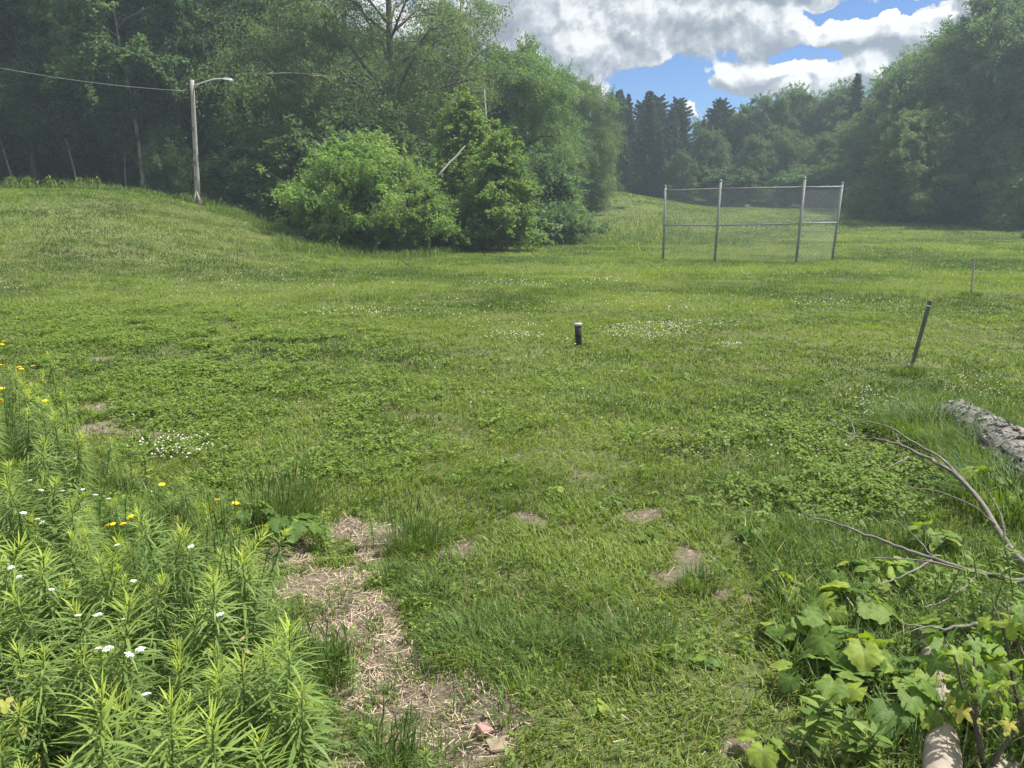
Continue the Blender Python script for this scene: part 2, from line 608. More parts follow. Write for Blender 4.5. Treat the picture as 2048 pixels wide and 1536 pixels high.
def tube(pts, rad, sides=6, cap=True):
    pts = np.asarray(pts, dtype=np.float64)
    n = len(pts)
    rad = np.broadcast_to(np.asarray(rad, dtype=np.float64), (n,))
    T = np.gradient(pts, axis=0)
    T = unit(T)
    ref = np.array([0, 0, 1.0]) if abs(T[0][2]) < 0.9 else np.array([1.0, 0, 0])
    V = []
    a = unit(np.cross(T[0], ref))
    for i in range(n):
        a = unit(a - T[i] * np.dot(a, T[i]))
        b = np.cross(T[i], a)
        ang = np.arange(sides) * 2 * PI / sides
        V.append(pts[i] + rad[i] * (np.cos(ang)[:, None] * a + np.sin(ang)[:, None] * b))
    V = np.concatenate(V)
    k = np.arange(sides)
    Q = []
    for i in range(n - 1):
        Q.append(np.stack([i * sides + k, i * sides + (k + 1) % sides, (i + 1) * sides + (k + 1) % sides, (i + 1) * sides + k], 1))
    Q = np.concatenate(Q)
    if cap:
        V = np.concatenate([V, pts[:1], pts[-1:]])
        c0, c1 = n * sides, n * sides + 1
        Tr = np.concatenate([np.stack([np.full(sides, c0), (k + 1) % sides, k], 1),
                             np.stack([np.full(sides, c1), (n - 1) * sides + k, (n - 1) * sides + (k + 1) % sides], 1)])
    else:
        Tr = np.zeros((0, 3), dtype=int)
    return V, Q, Tr


class Acc:
    """collects shapes into one mesh"""
    def __init__(s):
        s.V, s.Q, s.T, s.n, s.at = [], [], [], 0, {}

    def add(s, V, Q=None, T=None, **at):
        if Q is not None and len(Q):
            s.Q.append(np.asarray(Q) + s.n)
        if T is not None and len(T):
            s.T.append(np.asarray(T) + s.n)
        s.V.append(np.asarray(V, dtype=np.float64))
        for k in set(list(s.at) + list(at)):
            s.at.setdefault(k, [np.zeros(s.n)] if s.n else [])
            v = at.get(k, 0.0)
            s.at[k].append(np.broadcast_to(np.asarray(v, dtype=np.float64), (len(V),)))
        s.n += len(V)

    def tube(s, pts, rad, sides=6, **at):
        s.add(*tube(pts, rad, sides), **at)

    def box(s, c, size, R=None):
        sx, sy, sz = np.array(size) / 2
        V = np.array([[i * sx, j * sy, k * sz] for i in (-1, 1) for j in (-1, 1) for k in (-1, 1)], dtype=float)
        if R is not None:
            V = V @ np.asarray(R).T
        s.add(V + np.asarray(c), [[0, 1, 3, 2], [4, 6, 7, 5], [0, 4, 5, 1], [2, 3, 7, 6], [0, 2, 6, 4], [1, 5, 7, 3]])

    def mesh(s, name, smooth=False):
        fs = []
        if s.Q:
            fs.append(np.concatenate(s.Q))
        if s.T:
            fs.append(np.concatenate(s.T))
        return mesh(name, np.concatenate(s.V), fs, {k: np.concatenate(v) for k, v in s.at.items()}, smooth)


def rot_z(a):
    c, s = math.cos(a), math.sin(a)
    return np.array([[c, -s, 0], [s, c, 0], [0, 0, 1.0]])


def curve_pts(p0, p1, sag, n=8, wob=0.0, rng=None, up=None):
    """polyline from p0 to p1 bowed by vector sag, with a little wobble"""
    t = np.linspace(0, 1, n)[:, None]
    P = np.asarray(p0) * (1 - t) + np.asarray(p1) * t + np.asarray(sag) * (4 * t * (1 - t))
    if wob and rng is not None:
        P[1:-1] += rng.normal(0, wob, (n - 2, 3))
    return P


def blades(x, y, z, h, w, az, lean, bend, rnd, seg=2):
    """grass blades; seg 1: a single triangle, 2: a bent blade of three triangles"""
    n = len(x)
    B = np.stack([x, y, z], 1)
    D = np.stack([np.cos(az), np.sin(az), np.zeros(n)], 1)
    S = np.stack([-np.sin(az), np.cos(az), np.zeros(n)], 1)
    up = np.array([0, 0, 1.0])
    hw = (w / 2)[:, None]
    tip = B + D * (h * (lean + bend))[:, None] + up * (h * np.sqrt(np.maximum(0.1, 1 - 0.5 * (lean + bend) ** 2)))[:, None]
    if seg == 1:
        V = np.stack([B - S * hw, B + S * hw, tip], 1).reshape(-1, 3)
        T = np.arange(n * 3).reshape(n, 3)
        return V, T, np.repeat(rnd, 3)
    mid = B + D * (h * 0.5 * lean)[:, None] + up * (h * 0.58)[:, None]
    V = np.stack([B - S * hw, B + S * hw, mid - S * hw * 0.8, mid + S * hw * 0.8, tip], 1).reshape(-1, 3)
    k = np.arange(n)[:, None] * 5
    T = np.concatenate([k + np.array([[0, 1, 3]]), k + np.array([[0, 3, 2]]), k + np.array([[2, 3, 4]])])
    return V, T, np.repeat(rnd, 5)


# ------------------------------------------------------------------ trees
def leaves_at(C, Nrm, Dirv, L, Wd, rnd, fold=0.12):
    """diamond leaves: centre, normal, direction, length, width"""
    Dv = unit(Dirv - Nrm * np.sum(Dirv * Nrm, 1, keepdims=True))
    Sv = np.cross(Nrm, Dv)
    L = L[:, None]
    Wd = Wd[:, None]
    V = np.stack([C - Dv * L * 0.5, C + Sv * Wd * 0.5 + Nrm * Wd * fold, C + Dv * L * 0.5, C - Sv * Wd * 0.5 + Nrm * Wd * fold], 1).reshape(-1, 3)
    Q = np.arange(len(V)).reshape(-1, 4)
    return V, Q, np.repeat(rnd, 4)


def tree_mesh(seed, Ht, base, R, prof, n_leaf, leaf, tr, lean=(0, 0), n_limb=22, up=0.5, droop=0.0, pad=0.9, sub=4, needles=False, flat=0.65, squash=0.6):
    """one tree: trunk with limbs, and a crown of leaf clumps carried by the limbs"""
    rng = np.random.default_rng(seed)
    tk = Acc()
    n = 9
    t = np.linspace(0, 1, n)
    wob = np.cumsum(rng.normal(0, 0.012 * Ht, (n, 2)), 0) * 0.7
    wob -= wob[0]
    trunk = np.stack([lean[0] * t ** 1.4 + wob[:, 0] * t, lean[1] * t ** 1.4 + wob[:, 1] * t, Ht * 0.95 * t - 0.15], 1)
    rad = tr * (1 - 0.86 * t) * np.where(t < 0.05, 1.35, 1.0)
    tk.tube(trunk, rad, 8)

    def at(z):
        f = np.clip(z / (Ht * 0.95), 0, 1)
        return np.array([np.interp(f, t, trunk[:, k]) for k in range(3)])
    pads = []
    az0 = rng.uniform(0, 6.28)
    for i in range(n_limb):
        f = (i + rng.uniform(0.1, 0.9)) / n_limb
        z = base + (Ht - base) * (f if needles else f ** 0.9) * 0.97
        r = R * prof(f) * rng.uniform(0.72, 1.18)
        az = az0 + i * 2.39996 + rng.normal(0, 0.25)
        z0 = max(0.3, z - r * up * rng.uniform(0.7, 1.1)) if not needles else z
        p0 = at(z0)
        dv = np.array([math.cos(az), math.sin(az), 0])
        p1 = at(z) * np.array([1, 1, 0]) + dv * r + np.array([0, 0, z - droop * r])
        P = curve_pts(p0, p1, np.array([0, 0, 0.10 * r + droop * r * 0.35]), 6, 0.03 * r, rng)
        lr = max(0.012, tr * 0.34 * (1 - 0.75 * f)) * min(1.2, 0.4 + r / max(R, 0.1))
        tk.tube(P, np.linspace(lr, lr * 0.25, 6), 5)
        if needles:
            pads.append((P, None, r))
            continue
        for s in range(sub):
            q = rng.uniform(0.35, 1.0)
            k = q * 5
            i0 = min(4, int(k))
            c = P[i0] * (1 - (k - i0)) + P[i0 + 1] * (k - i0)
            if s > 0:
                e = c + (rng.normal(0, 1, 3) * np.array([1, 1, 0.6]) + dv * 0.5 + np.array([0, 0, 0.15 - droop])) * r * 0.30
                tk.tube(curve_pts(c, e, (0, 0, 0.03 * r), 4), np.linspace(lr * 0.4, lr * 0.12, 4), 4)
                c = e
            else:
                c = p1
            pads.append((c, dv, r))
    # leaves
    if needles:
        Cs, Nn, Dd, Ls, Wds, Rn = [], [], [], [], [], []
        tot = sum(p[2] for p in pads)
        for P, _, r in pads:
            m = max(20, int(n_leaf * r / tot))
            q = rng.uniform(0.12, 1.0, m) ** 0.8
            k = q * 5
            i0 = np.minimum(4, k.astype(int))
            c = P[i0] * (1 - (k - i0))[:, None] + P[np.minimum(5, i0 + 1)] * (k - i0)[:, None]
            dv = unit(P[-1] - P[0])
            side = np.cross(dv, [0, 0, 1.0])
            sd = rng.uniform(-1, 1, m)
            c = c + side * (sd * 0.30 * r * (1.15 - q))[:, None] + rng.normal(0, 0.05, (m, 3)) + np.array([0, 0, 1.0]) * (-0.12 * r * np.abs(sd) * (1 - q))[:, None]
            Cs.append(c)
            Nn.append(unit(rng.normal(0, 0.5, (m, 3)) + [0, 0, 1.0]))
            Dd.append(unit(dv + side * sd[:, None] * 0.9 + rng.normal(0, 0.35, (m, 3)) + [0, 0, 0.15]))
            Ls.append(leaf * rng.uniform(0.7, 1.4, m))
            Wds.append(leaf * 0.30 * rng.uniform(0.7, 1.3, m))
            Rn.append(np.clip(rng.normal(0.5, 0.22, m) + rng.normal(0, 0.08), 0, 1))
        C, N_, D_, L_, W_, R_ = [np.concatenate(a) for a in (Cs, Nn, Dd, Ls, Wds, Rn)]
    else:
        cen = np.array([p[0] for p in pads])
        dirs = np.array([p[1] for p in pads])
        rp = pad * rng.uniform(0.35, 1.3, len(pads))
        pr = rng.normal(0, 0.13, len(pads))
        w = rp ** 2
        ip = rng.choice(len(pads), n_leaf, p=w / w.sum())
        g = rng.normal(0, 1, (n_leaf, 3))
        g = unit(g) * (rng.uniform(0, 1, (n_leaf, 1)) ** 0.45)
        g[:, 2] *= squash
        if droop > 0.1:
            g[:, 2] -= rng.uniform(0, 1, n_leaf) ** 1.5 * droop * 1.7
        C = cen[ip] + g * rp[ip][:, None]
        ns = 7                                             # shoots that stick out of each clump
        sh = unit(rng.normal(0, 1, (len(pads), ns, 3)) + dirs[:, None, :] * 0.7 + [0, 0, 0.45 - droop * 3])
        isx = rng.uniform(0, 1, n_leaf) < 0.42
        along = rng.uniform(0.2, 1.0, n_leaf) ** 0.7 * 1.75
        pick = sh[ip, rng.integers(0, ns, n_leaf)]
        Cs_ = cen[ip] + pick * (rp[ip] * along)[:, None] + rng.normal(0, 0.10, (n_leaf, 3)) * rp[ip][:, None]
        Cs_[:, 2] -= 0.12 * rp[ip] * along ** 2
        C = np.where(isx[:, None], Cs_, C)
        C[:, 2] = np.maximum(C[:, 2], 0.12)
        N_ = unit(rng.normal(0, flat, (n_leaf, 3)) + [0, 0, 0.9] + g * 0.6)
        D_ = unit(rng.normal(0, 0.7, (n_leaf, 3)) + dirs[ip] * 0.6 + g * 0.5 + [0, 0, -0.35 - droop * 2])
        L_ = leaf * rng.uniform(0.65, 1.45, n_leaf)
        W_ = L_ * (0.55 if droop < 0.2 else 0.38)
        R_ = np.clip(rng.normal(0.5, 0.18, n_leaf) + pr[ip], 0, 1)
    V, Q, rn = leaves_at(C, N_, D_, L_, W_, R_)
    return tk.mesh('tree_trunk', smooth=True), mesh('tree_crown', V, Q, {'rnd': rn})


def p_oval(f):
    return max(0.15, math.sin(PI * min(1, 0.12 + 0.84 * f)) ** 0.6)


def p_dome(f):
    return max(0.12, (1 - f ** 2.2) ** 0.55 * (0.85 + 0.15 * math.sin(PI * f)))


def p_cone(f):
    return max(0.06, (1 - f) ** 0.75)


def p_top(f):
    return max(0.2, math.sin(PI * min(1, 0.25 + 0.7 * f)) ** 0.5)


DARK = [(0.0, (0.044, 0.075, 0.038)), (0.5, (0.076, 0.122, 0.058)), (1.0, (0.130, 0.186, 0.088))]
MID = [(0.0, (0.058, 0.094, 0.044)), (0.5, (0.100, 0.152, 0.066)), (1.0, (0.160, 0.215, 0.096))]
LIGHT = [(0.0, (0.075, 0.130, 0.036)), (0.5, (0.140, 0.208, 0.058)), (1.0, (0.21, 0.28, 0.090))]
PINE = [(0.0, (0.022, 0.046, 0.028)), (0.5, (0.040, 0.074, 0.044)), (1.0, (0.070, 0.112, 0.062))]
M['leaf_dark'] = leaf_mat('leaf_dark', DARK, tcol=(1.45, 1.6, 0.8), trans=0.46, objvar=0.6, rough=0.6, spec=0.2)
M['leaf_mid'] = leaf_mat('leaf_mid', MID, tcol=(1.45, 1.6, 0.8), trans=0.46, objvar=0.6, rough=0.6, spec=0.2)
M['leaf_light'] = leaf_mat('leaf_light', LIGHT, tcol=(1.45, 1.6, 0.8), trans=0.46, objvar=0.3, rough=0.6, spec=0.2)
M['needle'] = leaf_mat('needle', PINE, trans=0.15, objvar=0.5, rough=0.5, spec=0.3)

VAR = {}


def variant(key, mat, bark='bark', **kw):
    tk, cr = tree_mesh(**kw)
    tk.materials.append(M[bark])
    cr.materials.append(M[mat])
    VAR[key] = (tk, cr)


variant('ash', 'leaf_mid', seed=1, Ht=16, base=5.0, R=4.2, prof=p_top, n_leaf=74400, leaf=0.204, tr=0.26, n_limb=26, pad=1.15)
variant('ash2', 'leaf_mid', seed=2, Ht=17, base=5.5, R=4.6, prof=p_oval, n_leaf=74400, leaf=0.204, tr=0.28, n_limb=28, pad=1.1, lean=(1.0, 0))
variant('oak', 'leaf_dark', seed=3, Ht=18, base=4.0, R=5.6, prof=p_top, n_leaf=96000, leaf=0.212, tr=0.36, n_limb=30, pad=1.25)
variant('big', 'leaf_mid', 'bark', seed=4, Ht=20, base=5.5, R=6.6, prof=p_oval, n_leaf=64000, leaf=0.186, tr=0.48, n_limb=30, pad=1.2, sub=6, droop=0.3, up=0.65)
variant('locust', 'leaf_mid', 'bark', seed=14, Ht=18, base=5.0, R=5.4, prof=p_oval, n_leaf=50000, leaf=0.170, tr=0.34, n_limb=26, pad=1.0, sub=6, droop=0.35, up=0.7)
variant('willow', 'leaf_mid', seed=5, Ht=11.5, base=0.8, R=4.8, prof=p_dome, n_leaf=96000, leaf=0.170, tr=0.32, n_limb=34, pad=1.0, droop=0.3, sub=5, up=0.55, lean=(1.2, 0))
variant('bush', 'leaf_light', seed=6, Ht=4.7, base=1.0, R=3.3, prof=p_dome, n_leaf=50400, leaf=0.144, tr=0.12, n_limb=36, pad=0.62, sub=5, up=0.5)
variant('spire', 'leaf_light', seed=7, Ht=6.3, base=0.5, R=1.9, prof=p_cone, n_leaf=36000, leaf=0.144, tr=0.11, n_limb=30, pad=0.55, sub=4, up=0.6)
variant('shrub', 'leaf_dark', seed=8, Ht=4.2, base=0.3, R=2.6, prof=p_dome, n_leaf=31200, leaf=0.162, tr=0.09, n_limb=26, pad=0.7, sub=4)
variant('pole_tree', 'leaf_dark', 'palebark', seed=9, Ht=13, base=6.0, R=3.0, prof=p_oval, n_leaf=43200, leaf=0.204, tr=0.13, n_limb=20, pad=1.0, lean=(-0.6, 0))
variant('sapling', 'leaf_dark', 'palebark', seed=10, Ht=10, base=4.6, R=2.2, prof=p_oval, n_leaf=26400, leaf=0.178, tr=0.075, n_limb=18, pad=0.75, lean=(-1.6, 0), squash=0.3)
variant('pine', 'needle', seed=11, Ht=14, base=1.0, R=2.7, prof=p_cone, n_leaf=64000, leaf=0.295, tr=0.2, n_limb=150, needles=True, droop=0.05)
variant('pine2', 'needle', seed=12, Ht=14, base=3.0, R=1.9, prof=p_oval, n_leaf=60000, leaf=0.27, tr=0.2, n_limb=150, needles=True, droop=-0.25)
variant('maple', 'leaf_mid', seed=13, Ht=14, base=0.8, R=4.8, prof=p_dome, n_leaf=84000, leaf=0.204, tr=0.3, n_limb=36, pad=1.05, sub=5)
variant('wide', 'leaf_dark', seed=15, Ht=20, base=1.2, R=6.5, prof=p_dome, n_leaf=114000, leaf=0.221, tr=0.45, n_limb=42, pad=1.25, sub=5)

_rz = random.Random(5)


def tree(key, name, label, cat, u, Y, top=None, sc=None, wide=1.0, group=None, rz=None, mat=None, x=None):
    """a tree of the given kind on the ground at distance Y; its top reaches photo row TOP"""
    tk, cr = VAR[key]
    if x is None:
        x = (u - W / 2) / F * Y * 0.985
    z = h1(x, Y)
    Ht = TREE_H[key]
    if sc is None:
        p = px(u, top, Y)
        sc = (p[2] - z) / Ht
    r = empty(name, (x, Y, z - 0.05), _rz.uniform(0, 6.28) if rz is None else rz)
    r.scale = (sc * wide, sc * wide, sc)
    o1 = obj('trunk', tk, None, r)
    o2 = obj('crown', cr, None, r)
    if mat:
        o2.material_slots[0].link = 'OBJECT'
        o2.material_slots[0].material = M[mat]
    tag(r, label, cat, group)
    return r


TREE_H = {}
for k, (tk, cr) in VAR.items():
    co = np.empty(len(cr.vertices) * 3, dtype=np.float32)
    cr.vertices.foreach_get('co', co)
    TREE_H[k] = float(np.percentile(co.reshape(-1, 3)[:, 2], 99.9))

# -- the wood on the left, front trees one can tell apart
tree('pole_tree', 'slender_tree', 'slender straight pale trunk behind the mound, left of the lamp pole', 'tree', 303, 43, -120, rz=0.3)
tree('sapling', 'leaning_sapling', 'thin sapling whose pale trunk curves to the left behind the mound', 'tree', 176, 43, 120, rz=0.0)
tree('sapling', 'crooked_sapling', 'thin crooked sapling nearest the left border of the photo, behind the mound', 'tree', 52, 44, 110, rz=0.5)
tree('sapling', 'thin_sapling', 'thin straight sapling between the curved sapling and the tall pale trunk', 'tree', 262, 44, 130, rz=2.6)
tree('oak', 'oak_tree', 'tall dark tree with a thick trunk just behind the wooden lamp pole', 'tree', 432, 50, -260, rz=1.0, wide=1.0)
tree('ash', 'ash_tree', 'leafy tree at the top left corner with bright leaf clumps above the power line', 'tree', 90, 49, -150, rz=2.0)
tree('ash2', 'ash_tree', 'leafy tree above the curved sapling with foliage behind the middle of the power line', 'tree', 255, 52, -180, rz=4.0)
tree('ash', 'ash_tree', 'leafy tree standing left of the lamp pole, its crown just behind the pole top', 'tree', 350, 55, -90, rz=5.0)
tree('locust', 'locust_tree', 'airy tree with sky gaps in its top, right of the lamp arm', 'tree', 575, 47, -110, rz=0.7)
tree('big', 'big_willow', 'biggest tree of the wood, forked trunk showing above the light green bush', 'tree', 800, 43, -230, rz=0.2, wide=0.9)
tree('locust', 'locust_tree', 'tree with drooping leafy limbs between the lamp pole tree and the big forked tree', 'tree', 680, 42, -30, rz=3.1)
tree('locust', 'locust_tree', 'tall tree at the right shoulder of the wood, its side against the grey cloud', 'tree', 925, 46, -20, rz=5.2, wide=0.85)
tree('ash2', 'ash_tree', 'lower tree stepping down to the right between the big forked tree and the willow', 'tree', 1015, 48, 75, rz=1.2, wide=0.8)
tree('willow', 'willow_tree', 'rounded willow at the right end of the wood, leaning over the mown slope', 'tree', 1010, 45, 88, rz=0.1, wide=0.85)
tree('willow', 'willow_tree', 'low drooping willow behind the rounded one, foliage hanging down to the mown slope', 'tree', 1135, 62, 150, rz=0.0, wide=0.84)
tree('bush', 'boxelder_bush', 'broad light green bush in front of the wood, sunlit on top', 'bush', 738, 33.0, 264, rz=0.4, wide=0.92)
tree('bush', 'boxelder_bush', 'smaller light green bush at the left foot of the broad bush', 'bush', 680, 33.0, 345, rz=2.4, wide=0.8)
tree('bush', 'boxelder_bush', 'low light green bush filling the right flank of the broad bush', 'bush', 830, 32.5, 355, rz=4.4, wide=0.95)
tree('spire', 'boxelder_tree', 'tall pointed light green young tree left of the dead snag', 'tree', 930, 36, 180, rz=1.1, wide=1.0)
tree('spire', 'boxelder_tree', 'shorter bushy light green young tree in front of the dead snag', 'tree', 998, 33.5, 250, rz=3.0, wide=1.05)
tree('shrub', 'shrub', 'small bright sapling crossing the lower half of the lamp pole', 'bush', 352, 43.5, 240, rz=1.0, wide=0.55, mat='leaf_mid')
tree('shrub', 'shrub', 'grey green low bush at the right foot of the willow', 'bush', 1130, 40.5, 405, rz=2.0, wide=0.9, mat='leaf_mid')
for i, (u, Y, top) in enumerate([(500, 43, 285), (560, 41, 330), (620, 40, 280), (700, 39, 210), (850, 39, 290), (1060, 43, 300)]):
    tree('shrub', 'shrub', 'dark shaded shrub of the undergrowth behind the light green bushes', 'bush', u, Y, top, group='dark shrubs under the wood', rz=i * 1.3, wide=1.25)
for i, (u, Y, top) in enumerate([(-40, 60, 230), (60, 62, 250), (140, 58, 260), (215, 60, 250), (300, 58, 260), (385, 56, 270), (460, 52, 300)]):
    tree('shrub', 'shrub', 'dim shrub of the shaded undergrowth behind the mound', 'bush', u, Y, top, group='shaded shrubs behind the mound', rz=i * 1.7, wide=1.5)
k = 0
for (Y, us, kinds) in [(62, range(-260, 1080, 105), ('oak', 'ash2', 'oak', 'ash')), (76, range(-220, 1120, 120), ('oak', 'wide', 'ash2'))]:
    for u in us:
        uu = u + _rz.uniform(-25, 25)
        yy = Y + _rz.uniform(-4, 4)
        top = (-190 + _rz.uniform(-60, 90) if uu < 480 else 40 + _rz.uniform(-25, 25)) if uu < 760 else 50 + 0.35 * (uu - 760) + _rz.uniform(-30, 30)
        tree(kinds[k % len(kinds)], 'forest_tree', 'tall dark tree deep in the wood, seen between the trees in front', 'tree', uu, yy, top, group='trees deep in the wood')
        k += 1
for i, (u, Y, top) in enumerate([(-120, 48, -160), (-330, 50, -180)]):
    tree('ash2', 'forest_tree', 'tall dark tree deep in the wood, seen between the trees in front', 'tree', u, Y, top, group='trees deep in the wood')

# -- the far row behind the backstop
for i, (u, Y, top, kk) in enumerate([(1190, 86, 205, 'pine'), (1222, 84, 182, 'pine'), (1258, 88, 190, 'pine'), (1290, 85, 186, 'pine'), (1318, 90, 205, 'pine'),
                                     (1345, 92, 196, 'pine2'), (1385, 88, 240, 'pine'), (1425, 91, 196, 'pine2'), (1455, 87, 225, 'pine'), (1240, 80, 240, 'pine'),
                                     (1310, 82, 260, 'pine'), (1380, 84, 275, 'pine'), (1270, 95, 200, 'pine2'), (1160, 90, 210, 'pine'), (1695, 80, 150, 'pine'), (1720, 84, 170, 'pine'), (1205, 92, 186, 'pine'), (1240, 93, 180, 'pine'), (1275, 92, 184, 'pine'), (1302, 94, 190, 'pine2'), (1332, 86, 215, 'pine'), (1362, 93, 222, 'pine'), (1405, 94, 215, 'pine'), (1440, 94, 215, 'pine2')]):
    lab = {1345: 'pine with an open spiky top standing against the blue sky gap', 1425: 'pine with a ragged top right of the small low cloud',
           1695: 'narrow spruce poking above the trees at the foot of the right hand wood'}.get(u, 'dark pine of the far row beyond the mown hill')
    tree(kk, 'pine_tree', lab, 'tree', u, Y, top, group='pines of the far row' if u not in (1345, 1425, 1695) else None, wide=1.1)
for i, (u, Y, top, kk) in enumerate([(1475, 92, 205, 'maple'), (1520, 88, 185, 'oak'), (1570, 90, 172, 'maple'), (1622, 87, 178, 'oak'), (1665, 88, 165, 'maple'),
                                     (1415, 84, 255, 'maple'), (1500, 80, 270, 'maple'), (1560, 82, 255, 'wide'), (1640, 78, 265, 'maple'), (1350, 80, 300, 'maple'),
                                     (1700, 74, 220, 'wide'), (1455, 80, 330, 'shrub'), (1600, 76, 330, 'shrub'), (1400, 97, 235, 'maple'), (1330, 97, 245, 'maple'), (1450, 97, 225, 'oak')]):
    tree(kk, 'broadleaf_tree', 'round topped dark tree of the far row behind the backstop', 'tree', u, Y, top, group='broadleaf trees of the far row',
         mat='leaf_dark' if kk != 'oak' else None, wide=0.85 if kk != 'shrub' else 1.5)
# -- the wood on the right
for (u, Y, top, kk, wd, lab) in [
        (1770, 70, 125, 'maple', 0.9, 'dark tree stepping up at the left shoulder of the right hand wood'),
        (1850, 66, 60, 'wide', 0.9, 'tall dark tree below the tip of the white cloud, in the right hand wood'),
        (1940, 61, -20, 'wide', 0.95, 'tall spreading dark tree whose top leaves the photo at the upper right'),
        (2075, 58, -60, 'wide', 1.0, 'huge dark tree cut by the right border of the photo'),
        (1800, 57, 212, 'maple', 0.95, 'lighter green rounded tree in front of the right hand wood'),
        (1990, 57, 250, 'maple', 0.85, 'rounded dark tree low in the right hand wood, near the right border'),
        (1890, 58, 270, 'maple', 0.8, 'rounded dark tree in the middle of the foot of the right hand wood'),
        (1745, 60, 368, 'shrub', 1.2, 'bright green shrub just right of the backstop, at the foot of the wood'),
        (1860, 57, 385, 'shrub', 1.6, 'low dark shrub under the middle of the right hand wood'),
        (1955, 56, 390, 'shrub', 1.7, 'low dark shrub under the right hand wood, second from the right border'),
        (2040, 52, 330, 'shrub', 1.1, 'pale edged shrub at the right border of the photo above the field')]:
    t = tree(kk, 'shrub' if kk == 'shrub' else 'maple_tree', lab, 'bush' if kk == 'shrub' else 'tree', u, Y, top, wide=wd)
    if u in (1745, 2040, 1800):
        cr = [c for c in COL.objects if c.parent is t and c.name.startswith('crown')][0]
        cr.material_slots[0].link = 'OBJECT'
        cr.material_slots[0].material = M['leaf_mid']
for i, (u, Y, top) in enumerate([(2200, 62, -40), (2330, 56, -60), (2120, 74, -60), (1990, 76, -30), (1880, 80, 40), (1800, 82, 110)]):
    tree('wide', 'forest_tree', 'dark tree at the back of the right hand wood, seen between the front crowns', 'tree', u, Y, top, group='trees at the back of the right wood')
tree('shrub', 'shrub', 'small dark bush on the mown field at the right border', 'bush', 2062, 44, 452, wide=1.4, rz=0)


# ------------------------------------------------------------------ backstop
def cyl_between(name, a, b, r, mat, parent, sides=10):
    A = Acc()
    A.tube([a, b], [r, r], sides)
    return obj(name, A.mesh(name, smooth=True), mat, parent)


def backstop():
    bot = [(1326, 518), (1429, 524), (1592, 527), (1664, 521)]
    top = [(1331, 373), (1442, 362), (1610, 357), (1685, 367)]
    g = [gp(*b) for b in bot]
    t = [px(*a, gg[1]) for a, gg in zip(top, g)]
    root = empty('backstop', (float(g[1][0]), float(g[1][1]), float(g[1][2])))
    tag(root, 'galvanised chain link backstop of three panels standing on the mown field', 'backstop')
    O = np.array(root.location)
    for i in range(4):
        a, b = g[i] - O, t[i] - O
        a = a - (b - a) * 0.03
        p = cyl_between('post', a, b, 0.042, M['galv'], root, 12)
        A = Acc()
        th = np.linspace(0, PI / 2, 5)
        d = unit(b - a)
        A.tube([b + d * (s * 0.06) - d * 0.005 for s in np.sin(th)], 0.052 * np.cos(th) + 0.002, 12)
        obj('post_cap', A.mesh('post_cap', True), M['galv'], p)

    def on(i, v):
        f = (g[i][2] + 0.0)
        u0, v0 = bot[i]
        u1, v1 = top[i]
        k = (v0 - v) / (v0 - v1)
        return g[i] * (1 - k) + t[i] * k - O
    tv, mv = [381, 377, 374, 373], [449, 450, 446, 444]
    for i in range(3):
        cyl_between('top_rail', on(i, tv[i]), on(i + 1, tv[i + 1]), 0.026, M['galv'], root)
        cyl_between('middle_rail', on(i, mv[i]), on(i + 1, mv[i + 1]), 0.024, M['galv'], root)
        # chain link: zigzag wires as two crossing sets of straight strands
        A = Acc()
        p00, p10 = on(i, bot[i][1] - 2), on(i + 1, bot[i + 1][1] - 2)
        p01, p11 = on(i, tv[i]), on(i + 1, tv[i + 1])
        wd, ht = np.linalg.norm(p10 - p00), np.linalg.norm(p01 - p00)
        nrm = unit(np.cross(p10 - p00, p01 - p00))
        step = (0.058, 0.058, 0.14)[i]
        for sgn in (1, -1):
            c = -ht
            while c < wd + ht:
                # strand x = c + sgn*z
                z0, z1 = 0.0, ht
                xa, xb = (c, c + ht) if sgn > 0 else (c + ht, c)
                # clip to 0..wd
                s0, s1 = 0.0, 1.0
                dx = xb - xa
                lo, hi = sorted(((0 - xa) / dx, (wd - xa) / dx))
                s0, s1 = max(0, lo), min(1, hi)
                if s1 - s0 > 0.01:
                    pts = []
                    for s in (s0, s1):
                        fx, fz = (xa + dx * s) / wd, s
                        pts.append((p00 * (1 - fx) + p10 * fx) * (1 - fz) + (p01 * (1 - fx) + p11 * fx) * fz + nrm * 0.003 * sgn)
                    A.add(*tube(pts, [0.0025, 0.0025], 3, cap=False))
                c += step
        obj('chain_link_mesh', A.mesh('chain_link_mesh'), M['wire'], root)


backstop()


